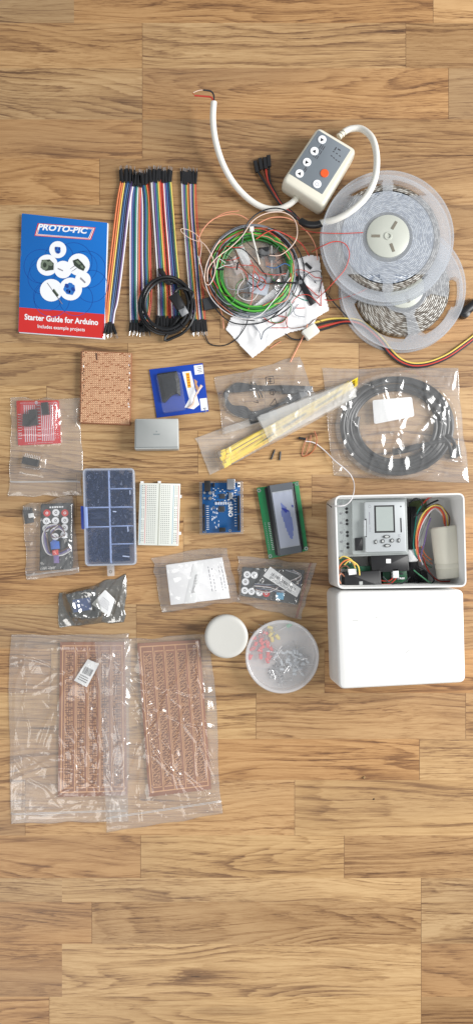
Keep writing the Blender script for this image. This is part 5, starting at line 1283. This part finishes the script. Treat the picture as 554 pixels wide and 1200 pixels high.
def breadboard():
    q = [(163.9, 566), (211.4, 566.8), (209.2, 639.7), (161.8, 638.7)]
    t = thing('breadboard', 'white solderless breadboard with red and blue rails', 'breadboard', (186, 603))
    slab(q, .3, 8.5, .6, .35).build('body', mat('breadboard_white', (226, 229, 222), .5, var=.03), t)
    m = MB()
    for x, y in ((166.8, 565.6), (187, 565.4)): m.box(at(x, y, 1), .004, .003, .005)
    for x, y in ((211.6, 582), (211, 625)): m.box(at(x, y, 1), .003, .004, .005)
    m.build('locking_tab', M['label'], t)
    F = Frame(q, 8.55); g = MB(); F.rect(g, .478, .005, .505, .995, .01); g.build('centre_channel', mat('channel_shade', (170, 172, 160), .7), t)
    h = MB()
    cols = [.075, .12] + [.21+.0465*k for k in range(5)] + [.555+.0465*k for k in range(5)] + [.885, .93]
    for ci, u in enumerate(cols):
        for k in range(30):
            if ci in (0, 1, 12, 13) and k % 6 == 5: continue
            v = .04+.0317*k; F.rect(h, u-.009, v-.006, u+.009, v+.006, .02)
    h.build('contact_hole', mat('hole_dark', (96, 98, 100), .8), t)
    for nm, c, us in (('red_line', (214, 120, 120), (.155, .96)), ('blue_line', (110, 168, 200), (.035, .835))):
        l = MB()
        for u in us: F.rect(l, u, .03, u+.012, .97, .03)
        l.build(nm, mat(nm+'_print', c, .5), t)
breadboard()

# ------------------------------------------------------------------ compartment box
def compbox():
    q = [(97, 549), (157.5, 548.5), (160, 662), (100, 663.5)]
    zt = 22
    t = thing('compartment_box', 'clear hinged compartment box full of small black screws and spacers', 'storage box', (128, 606))
    P = outline(q, zt, .006, 6)
    def lay(d, z): return [Vector((p.x, p.y, z*.001)) for p in (inset(P, d*.001) if d else P)]
    mb = MB(); mb.loft([lay(1.5, 0), lay(.3, 1), lay(.3, zt-4), lay(2.8, zt-4), lay(3.0, 1.6), lay(3.4, 1.5)]); mb.build('tray', M['frost'], t, smooth_deg=40)
    F = Frame(q, 0)
    cells = [(.055, .03, .485, .395, 's'), (.055, .405, .485, .595, 'l'), (.055, .605, .485, .965, 'r'),
             (.515, .03, .93, .205, 's'), (.515, .215, .93, .395, 's'), (.515, .405, .93, .59, 'n'), (.515, .60, .93, .775, 's'), (.515, .785, .93, .965, 'l')]
    d = MB(); Fz = Frame(q, zt-4.2)
    def wall(u0, v0, u1, v1): Fz.block(d, u0, v0, u1, v1, -(zt-6), 0, -0.01) if False else slab([Fz.px(u0, v0), Fz.px(u1, v0), Fz.px(u1, v1), Fz.px(u0, v1)], 1.6, zt-4.2, .1, .2, d)
    wall(.488, .02, .512, .975)
    for v in (.40, .60): wall(.045, v-.006, .487, v+.006)
    for v in (.21, .40, .595, .78): wall(.513, v-.006, .94, v+.006)
    d.build('divider', M['div'], t)
    lid = MB(); lid.loft([lay(.2, zt-4), lay(0, zt-2), lay(.4, zt-.5), lay(1.5, zt)]); lid.build('lid', M['lid'], t, smooth_deg=60)
    rim = MB(); rim.loft([lay(-.1, zt-3.8), lay(-.1, zt-.4), lay(.4, zt+.1), lay(2.0, zt+.1), lay(2.0, zt-3.8)], close=True); rim.build('lid_rim', M['frost'], t, smooth_deg=40)
    c = MB(); slab([(94.6, 593), (99, 593), (100, 620), (95.6, 620)], 6, 19, 1.2, .8, c); c.build('clasp', mat('blue_clasp', (52, 78, 178), .4), t)
    c = MB(); slab([(98.5, 594), (102.5, 594), (103.5, 619), (99.5, 619)], zt-1, zt+.8, .8, .4, c); c.build('clasp_hinge', mat('pale_blue_plastic', (150, 170, 220), .4), t)
    c = MB(); slab([(125.5, 662.5), (134, 662.3), (134.3, 675), (126, 675.3)], 4, 6.5, 1.5, .4, c); co = c.build('hang_tab', M['frost'], t)
    c = MB(); Frame([(125, 663), (134, 662), (134, 675), (126, 675)], 6.6).ring(c, .5, .6, 1.9, .8, n=16); c.build('hang_hole', M['slot'], co)
    rs = random.Random(15)
    names = {'s': 'screw', 'l': 'standoff', 'r': 'ring spacer', 'n': 'nut'}
    where = ['tall upper left', 'middle left', 'lower left', 'top right', 'second right', 'middle right', 'fourth right', 'bottom right']
    for i, (u0, v0, u1, v1, k) in enumerate(cells):
        mb = MB(); area_ = (u1-u0)*(v1-v0); n = int(area_*(1700, 1, 1100, 520, 1200, 900, 700, 1)[i]) if k != 'l' else int(area_*460)
        for j in range(n):
            uu = rs.uniform(u0+.03, u1-.03); vv = rs.uniform(v0+.015, v1-.015)
            if i == 3 and uu < .64 and rs.random() < .8: continue
            if i == 0 and vv > .31 and uu < .17 and rs.random() < .8: continue
            if i == 6 and vv > .71 and uu < .74 and rs.random() < .8: continue
            if i in (4, 6) and uu < u0+.07 and rs.random() < .7: continue
            c_ = F.p(uu, vv); z = rs.uniform(2.2, 13)*.001
            c_ = at(*F.px(uu, vv), z*1000); a = rs.uniform(0, 6.28)
            if k == 'l':
                a = rs.gauss(0 if i == 1 else .05, .04); L_ = .014 if i == 1 else .012; c_ = at(*F.px(min(max(uu, u0+.14), u1-.14), vv), z*1000)
                dv = Vector((math.cos(a), math.sin(a), 0))*L_; mb.rod(c_-dv/2, c_+dv/2, .0019, 6)
            elif k == 'r':
                q_ = Vector((rs.gauss(0, .5), rs.gauss(0, .5), 1)).normalized(); e1 = q_.orthogonal().normalized(); e2 = q_.cross(e1); rings = []
                for w_ in range(5):
                    b_ = 2*PI*w_/5; rings.append([c_ + (e1*math.cos(2*PI*g/10)+e2*math.sin(2*PI*g/10))*(.0019+.0006*math.cos(b_)) + q_*.0006*math.sin(b_) for g in range(10)])
                mb.loft(rings, close=True)
            else:
                g_ = (.8, 1, 1, 1.5, 1.0, 1.2, 1.25, 1)[i]; q_ = Vector((rs.gauss(0, 1), rs.gauss(0, 1), rs.gauss(0, .6))).normalized()*g_; mb.rod(c_-q_*.0028, c_+q_*.0028, .0011*g_, 6); mb.rod(c_+q_*.0028, c_+q_*.0045, .0023*g_, 7)
        o = mb.build('loose_hardware', M['navyblk'] if k != 'r' else M['navygrey']); o['kind'] = 'stuff'
        tag(o, 'small black %ss heaped in the %s compartment of the clear box' % (names[k], where[i]), 'hardware')
    m = MB()
    for (x, y, a, l) in ((134.5, 599.5, .1, 4), (150, 620, 1.5, 6), (148, 652, .1, 8), (152.5, 577, 1.5, 5)):
        m.rod(at(x-l/2*math.cos(a), y-l/2*math.sin(a), 16), at(x+l/2*math.cos(a), y+l/2*math.sin(a), 16), .0009, 6)
    o = m.build('white_fastener', M['label']); tag(o, 'few white fasteners among the black ones in the clear box', 'fasteners', kind='stuff')
M['div'] = mat('divider_plastic', (196, 206, 226), .35, var=.03)
M['lid'] = film('compartment_lid', tint=(.90, .93, 1.0), haze=.06, gloss=.02, rough=.1, hazecol=(.55, .66, .92), bump=.03)
M['navyblk'] = mat('black_nylon', (20, 27, 46), .4, var=.3); M['navygrey'] = mat('dark_grey_nylon', (54, 60, 78), .4, var=.3)
compbox()

# ------------------------------------------------------------------ remotes in bags
def remote(label, q, zt, buttons, extra=None):
    t = thing('remote_control', label, 'remote control', tuple(np.mean(q, 0)))
    slab(q, .8, zt, 2.5, .8).build('case', mat('remote_black', (46, 50, 54), .45, var=.15), t)
    F = Frame(q, zt)
    for u, v, c in buttons:
        b = MB(); x, y = F.px(u, v); b.cyl(at(x, y, zt-.1), 4.2*S, .0013, 18, bev=.0004); bo = b.build('button', M['red'] if c == 'r' else (M['bblue'] if c == 'b' else M['wprint']), t)
        m = MB(); Frame([(x-1, y-1), (x+1, y-1), (x+1, y+1), (x-1, y+1)], zt+1.28).ring(m, .5, .5, 1.6, .7, n=14); m.build('symbol', M['ink'] if c != 'r' else M['wprint'], bo)
    return t, F
M['bblue'] = mat('blue_plastic', (52, 104, 196), .45)
def remote_bag():
    q = [(48, 590.5), (85.5, 589), (85, 667), (46.5, 669)]
    bt = [(.20, .14, 'r'), (.48, .14, 'w'), (.76, .15, 'r'), (.19, .26, 'w'), (.47, .26, 'w'), (.76, .26, 'w'), (.18, .37, 'w'), (.75, .37, 'w'), (.47, .50, 'w'), (.74, .48, 'w'), (.44, .60, 'b')]
    t, F = remote('small black remote control with two red buttons, in the crinkled left bag', q, 6, bt)
    m = MB()
    for k in range(6): F.rect(m, .28+.075*k, .045, .33+.075*k, .07, .1)
    m.build('print', M['wprint'], t)
    t = thing('cable_harness', 'grey ribbon harness curled over the remote control with buttons', 'cable', (62, 630), 8)
    for i, c in enumerate(('white', 'grey', 'purple', 'navy', 'brown')):
        w = MB(); o = i*1.3; w.tube([(62+o*.3, 622-o*.3, 9), (70, 620-o, 10), (76, 626, 10), (66, 630, 9), (60, 622+o, 10), (68, 616, 11), (57-o*.6, 616+o, 10), (50+o, 628, 10), (52+o, 642, 10), (58+o*.5, 650-o*.3, 10), (72, 651-o, 10), (84, 645-o, 8)], .75, 6); w.build('wire', M['w_'+c], t)
    for lab, q2, c in (('blue led module among the harness wires in the left bag', [(59, 635), (69, 634), (70, 643), (60, 644)], 'bblue'), ('red plug among the harness wires in the left bag', [(61, 645), (68, 644), (69, 650), (62, 651)], 'red'), ('black receiver block at the foot of the remote bag', [(54, 652), (63, 651), (64, 663), (55, 664)], 'black'), ('blue and white plug at the foot of the remote bag', [(63, 651), (69, 651), (69, 660), (63, 660)], 'w_purple')):
        s = MB(); slab(q2, 7, 12, .6, .5, s); tag(s.build('plug_block', M[c]), lab, 'connector')
    t = thing('receiver_board', 'small circuit board with silver parts at the bag corner beside the remote', 'circuit board', (33, 606))
    s = MB(); slab([(27, 597), (38, 595), (40, 612), (30, 614)], 1, 3, .5, .3, s); s.build('board', M['dkgrey'], t)
    s = MB(); slab([(33, 602), (39, 601), (40, 606), (34, 607)], 3, 7, .5, .4, s); s.build('shield_can', M['label'], t)
    s = MB()
    for k in range(4): s.box(at(29+2*k, 596, 3), .0012, .004, .002)
    s.build('pin', M['silver'], t)
    bag('zip_bag', 'crinkled clear zip bag holding the remote with two red buttons', [(26, 592), (87, 581), (94, 672), (32, 680)], [(q, 12.6), ([(26, 594), (41, 593), (42, 615), (28, 615)], 8)], M['film_crisp'], 61, .95, 13, zips=[('v', .94, .6)], creases=24, relax=26)
remote_bag()
def remote_kit():
    q = [(284, 664.5), (357, 668), (349, 709), (281.5, 698)]
    F0 = Frame(q, 6)
    inv = lambda x, y: None
    bt = []
    for (x, y, c) in ((289.5, 673, 'w'), (298, 674, 'w'), (287.5, 682, 'w'), (286, 692, 'w'), (294.5, 693.2, 'w'), (303.5, 694.5, 'w'), (312, 695.5, 'r')):
        best = min(((u/60, v/40) for u in range(61) for v in range(41)), key=lambda a: (F0.px(*a)[0]-x)**2 + (F0.px(*a)[1]-y)**2); bt.append((*best, c))
    t, F = remote('black remote control with white ring buttons, in the bag beside the white card box', q, 6, bt)
    s = MB(); slab([(324, 693), (333, 695), (332, 703), (323.5, 702)], 7, 11, .6, .5, s); tag(s.build('plug_block', mat('light_blue_plastic', (92, 168, 206), .4)), 'light blue sensor block beside the red button in the bag', 'sensor')
    rs = random.Random(44)
    t = thing('jumper_bundle', 'bundle of dark jumper wires beside the barcode label in the bag', 'cable', (340, 680), 7)
    for i in range(10):
        w = MB(); w.tube([(300+rs.uniform(-3, 3), 683+i*.9, 8), (315, 684+i*1.1, 10), (332, 690+rs.uniform(-6, 4), 11), (346+rs.uniform(-2, 4), 688-i*1.2, 10), (352, 676-i*.3, 9), (340+rs.uniform(-6, 6), 668, 9)], .7, 5); w.build('wire', M['w_'+('black', 'grey', 'navy', 'brown', 'white')[i % 5]], t)
    barcode_label('barcode_label', 'large white barcode label across the bag with the remote control', [(316.5, 664), (352.5, 690), (347.5, 700), (308, 675)], 13.4, 8)
    bag('zip_bag', 'clear zip bag holding the remote with white ring buttons', [(279, 650), (370, 661), (352.5, 727), (278, 706)], [(q, 12.4)], M['film_crisp'], 71, .9, 14, zips=[('u', .93, .7)], zmat=M['zipred'], creases=22, relax=26)
M['zipred'] = film('reddish_zip_plastic', haze=.5, gloss=.1, hazecol=(.62, .30, .27))
remote_kit()

# ------------------------------------------------------------------ antistatic bag, card bag
def antistatic():
    t = thing('sensor_module', 'blue and black sensor module inside the dark antistatic bag', 'electronic module', (95, 710))
    slab([(76, 700), (112, 690), (116, 718), (80, 724)], .8, 3, 1, .2).build('board', M['dkgrey'], t)
    b = MB(); slab([(85, 703), (105, 700), (107, 714.5), (86.5, 718)], 3, 10, .8, .6, b); b.build('blue_block', M['bblue'], t)
    b = MB(); slab([(76, 696), (104, 689), (105, 696), (77, 702)], 3, 9, .6, .5, b); ho = b.build('terminal_block', M['black'], t)
    b = MB(); F = Frame([(76, 696), (104, 689), (105, 696), (77, 702)], 9.1)
    for k in range(4): F.disc(b, .15+.23*k, .5, 1.6, n=12)
    b.build('screw', M['silver'], ho)
    b = MB(); slab([(88, 719), (118, 713), (119, 722), (92, 727)], 1, 6, .8, .5, b); b.build('lower_block', M['black'], t)
    bag('antistatic_bag', 'shiny dark grey antistatic bag with a white label', [(70, 696), (149, 673), (146.5, 729), (69, 736)], [([(77, 696), (106, 689), (118, 715), (115, 724), (86, 724)], 10.5)], M['film_dark'], 81, 1.0, 15, creases=22, relax=40)
    q = [(123.5, 691), (135, 702.5), (128.5, 722), (107.5, 708)]
    t = thing('qr_label', 'white label stuck on the dark antistatic bag', 'label', (123, 706), 11); t.name = 'paper_label'
    slab(q, 13.2, 13.5, 2, .05).build('paper', M['label'], t)
    F = Frame(q, 13.56); m = MB(); rs = random.Random(3)
    for v in (.35, .45, .55, .65, .75):
        u = .2
        while u < .75: w = rs.uniform(.04, .12); F.rect(m, u, v, u+w, v+.035); u += w+.035
    m.build('print', M['inkg'], t)
antistatic()
def cardbag():
    q = [(194.5, 662), (260.3, 653), (269.6, 701), (200, 709)]
    t = thing('white_box', 'flat white printed card box inside a clear bag', 'card box', (231, 682))
    slab(q, .8, 11, .6, .4).build('carton', M['paper'], t); F = Frame(q, 11.06); m = MB(); rs = random.Random(1)
    for c_, (u, v0, v1) in enumerate(((.72, .18, .75), (.78, .22, .8), (.90, .2, .78), (.95, .2, .72))):
        v = v0
        while v < v1: h = rs.uniform(.03, .09); F.rect(m, u, v, u+.012, v+h); v += h+.03
    m.build('print', M['inkg'], t)
    lq = [(226.5, 661), (238, 660), (229.5, 706.5), (216, 707.5)]
    l = thing('paper_label', 'narrow white slip with printing across the white card box', 'label', (228, 684), 11)
    slab(lq, 11.1, 11.5, .5, .05).build('paper', M['label'], l); F = Frame(lq, 11.56); m = MB()
    for k in range(26):
        v = .28+.018*k; F.rect(m, .42, v, .42+rs.uniform(.12, .34), v+.008)
    m.build('print', M['ink'], l)
    bag('parts_bag', 'clear bag wrapped round the flat white card box', [(178, 652.5), (265, 640.5), (282, 704), (189, 717)], [(q, 11.8)], M['film_crisp'], 91, 1.05, 14, creases=24, relax=50)
cardbag()

# ------------------------------------------------------------------ round box, dish with LEDs
def roundbox():
    t = thing('round_box', 'plain white round box between the boards and the led dish', 'round box', (265, 746))
    c = at(265.3, 746.3, 26); r = 24.2*S
    m = MB(); m.lathe((c.x, c.y, 0), [(r-.001, 0), (r, .001), (r, .0255), (r-.0005, .0262), (r-.0018, .0266)], 64); m.build('body', M['cream_b'], t, smooth_deg=50)
    m = MB(); m.lathe((c.x, c.y, 0), [(r+.0006, .012), (r+.0006, .0245), (r-.0004, .0262), (r-.003, .0274), (r-.006, .0272)], 64); m.build('lid', M['cream_b'], t, smooth_deg=50)
    m = MB(); m.box(at(251.5, 726.5, 8), .005, .002, .004, rot=.6); m.build('clasp_slot', M['black'], t)
M['cream_b'] = mat('white_round_plastic', (200, 199, 194), .42, var=.03)
roundbox()
def dish():
    t = thing('round_dish', 'round clear plastic dish holding loose leds', 'dish', (330, 769))
    c = at(330.2, 769.3, 16); r = 42*S*.985
    m = MB(); m.lathe((c.x, c.y, 0), [(r-.003, .0004), (r-.001, .0012), (r, .015), (r+.0006, .0172), (r-.0012, .0174), (r-.0022, .015), (r-.0032, .003), (r-.006, .0022)], 72); m.build('body', M['dish'], t, smooth_deg=40)
    m = MB(); m.lathe((c.x, c.y, 0), [(r+.0010, .0150), (r+.0013, .0185), (r+.0002, .0198), (r-.0025, .0194), (r-.003, .0185), (r-.0018, .0176)], 72, caps=False); m.build('lid_rim', M['dish'], t, smooth_deg=60)
    m = MB(); m.lathe((c.x, c.y, 0), [(r-.003, .0190), (r-.003, .0194)], 64); m.build('lid', M['dish_lid'], t)
    rs = random.Random(21)
    def led(name, label, col, pts, legs=True):
        proto = None
        for (x, y, a) in pts:
            if proto is None:
                o = thing(name, label, 'led', (x, y), 0, group=name.replace('_', ' ')+'s in the dish'); o.location = (0, 0, 0)
                b = MB(); k_ = .72 if name == 'clear_led' else 1.0; prof = [(a_*k_, b_*k_) for a_, b_ in ((0, .0029), (.0008, .0029), (.0008, .0025), (.0055, .0025), (.0070, .0021), (.0078, .0012), (.0080, .0001))]
                b.loft([[Vector((d, q*math.cos(2*PI*i/12), q*math.sin(2*PI*i/12))) for i in range(12)] for d, q in prof]); b.build('body', col, o, smooth_deg=40)
                for sg in (-1, 1):
                    l = MB(); l.rod((0, sg*.0012, 0), (-.011-.002*sg, sg*.0016, 0), .0004, 5); l.build('leg', M['silver'], o)
                proto = o
            else: o = copy_tree(proto)
            zz = rs.uniform(4.5, 9); o.location = at(x, y, zz); o.rotation_euler = (rs.uniform(0, 6), rs.uniform(-.35, .35), -a)
    red = mat('red_led_epoxy', (222, 66, 66), .25, var=.1); yel = mat('yellow_led_epoxy', (228, 206, 96), .25); grn = mat('green_led_epoxy', (130, 196, 160), .25)
    clr = mat('clear_led_epoxy', (206, 212, 218), .15, var=.06)
    rp = [(303, 744, 0.4), (307, 747, 2.0), (311, 750, .9), (300, 752, 1.8), (305, 755, -.6), (309, 757, 2.6), (313, 753, 1.4), (298, 758, 2.4), (302, 761, .5), (316, 758, 1.0), (314, 764, 1.7), (305, 766, 1.5), (317, 768, 1.9), (312, 771, 1.2), (294, 767, 1.9), (300, 747, 2.9), (308, 741, .3)]
    led('red_led', 'small red led lying among others in the round dish', red, rp)
    led('yellow_led', 'yellow led near the top left of the round dish', yel, [(316, 738, .8), (319, 741, 2.3), (318, 746, 1.4), (313, 735, .2), (323, 744, .9)])
    led('green_led', 'single pale green led at the top of the round dish', grn, [(336, 734, -.5)])
    cp = [(318+rs.uniform(0, 36), 761+rs.uniform(0, 30), rs.uniform(0, 6.28)) for _ in range(36)]
    cp = [p for p in cp if abs((p[1]-761)-(p[0]-318)*.35) < 22]
    led('clear_led', 'clear led in the pale heap at the middle of the dish', clr, cp)
    led('clear_led', 'clear led in the heap at the right of the dish', clr, [(346+rs.uniform(0, 14), 770+rs.uniform(0, 10), rs.uniform(0, 6)) for _ in range(9)])
    for k in range(34):
        x, y = 325+rs.gauss(0, 6), 790+rs.gauss(0, 5); a = rs.gauss(1.2, .6)
        if k == 0:
            o = thing('metal_pin', 'bent silver pin in the heap at the bottom of the dish', 'pin', (x, y), 0, 'silver pins in the dish'); o.location = (0, 0, 0)
            b = MB(); b.sweep(smooth([Vector((-.006, 0, 0)), Vector((0, .0003, 0)), Vector((.005, 0, 0)), Vector((.007, .0015, 0))]), .00042, 5); b.build('shaft', M['silver'], o)
            b = MB(); b.rod((-.0075, 0, 0), (-.006, 0, 0), .0009, 6); b.build('head', M['dkgrey'], o); pr = o
        else: o = copy_tree(pr)
        o.location = at(x, y, rs.uniform(3.5, 7)); o.rotation_euler = (rs.uniform(0, 6), rs.uniform(-.2, .2), -a)
M['dish'] = film('dish_plastic', haze=.38, gloss=.03, rough=.08, bump=.02, hazecol=(.92, .93, .96))
M['dish_lid'] = film('dish_lid_plastic', haze=.15, gloss=.02, rough=.06, bump=.03, bscale=40, hazecol=(.92, .93, .96))
dish()
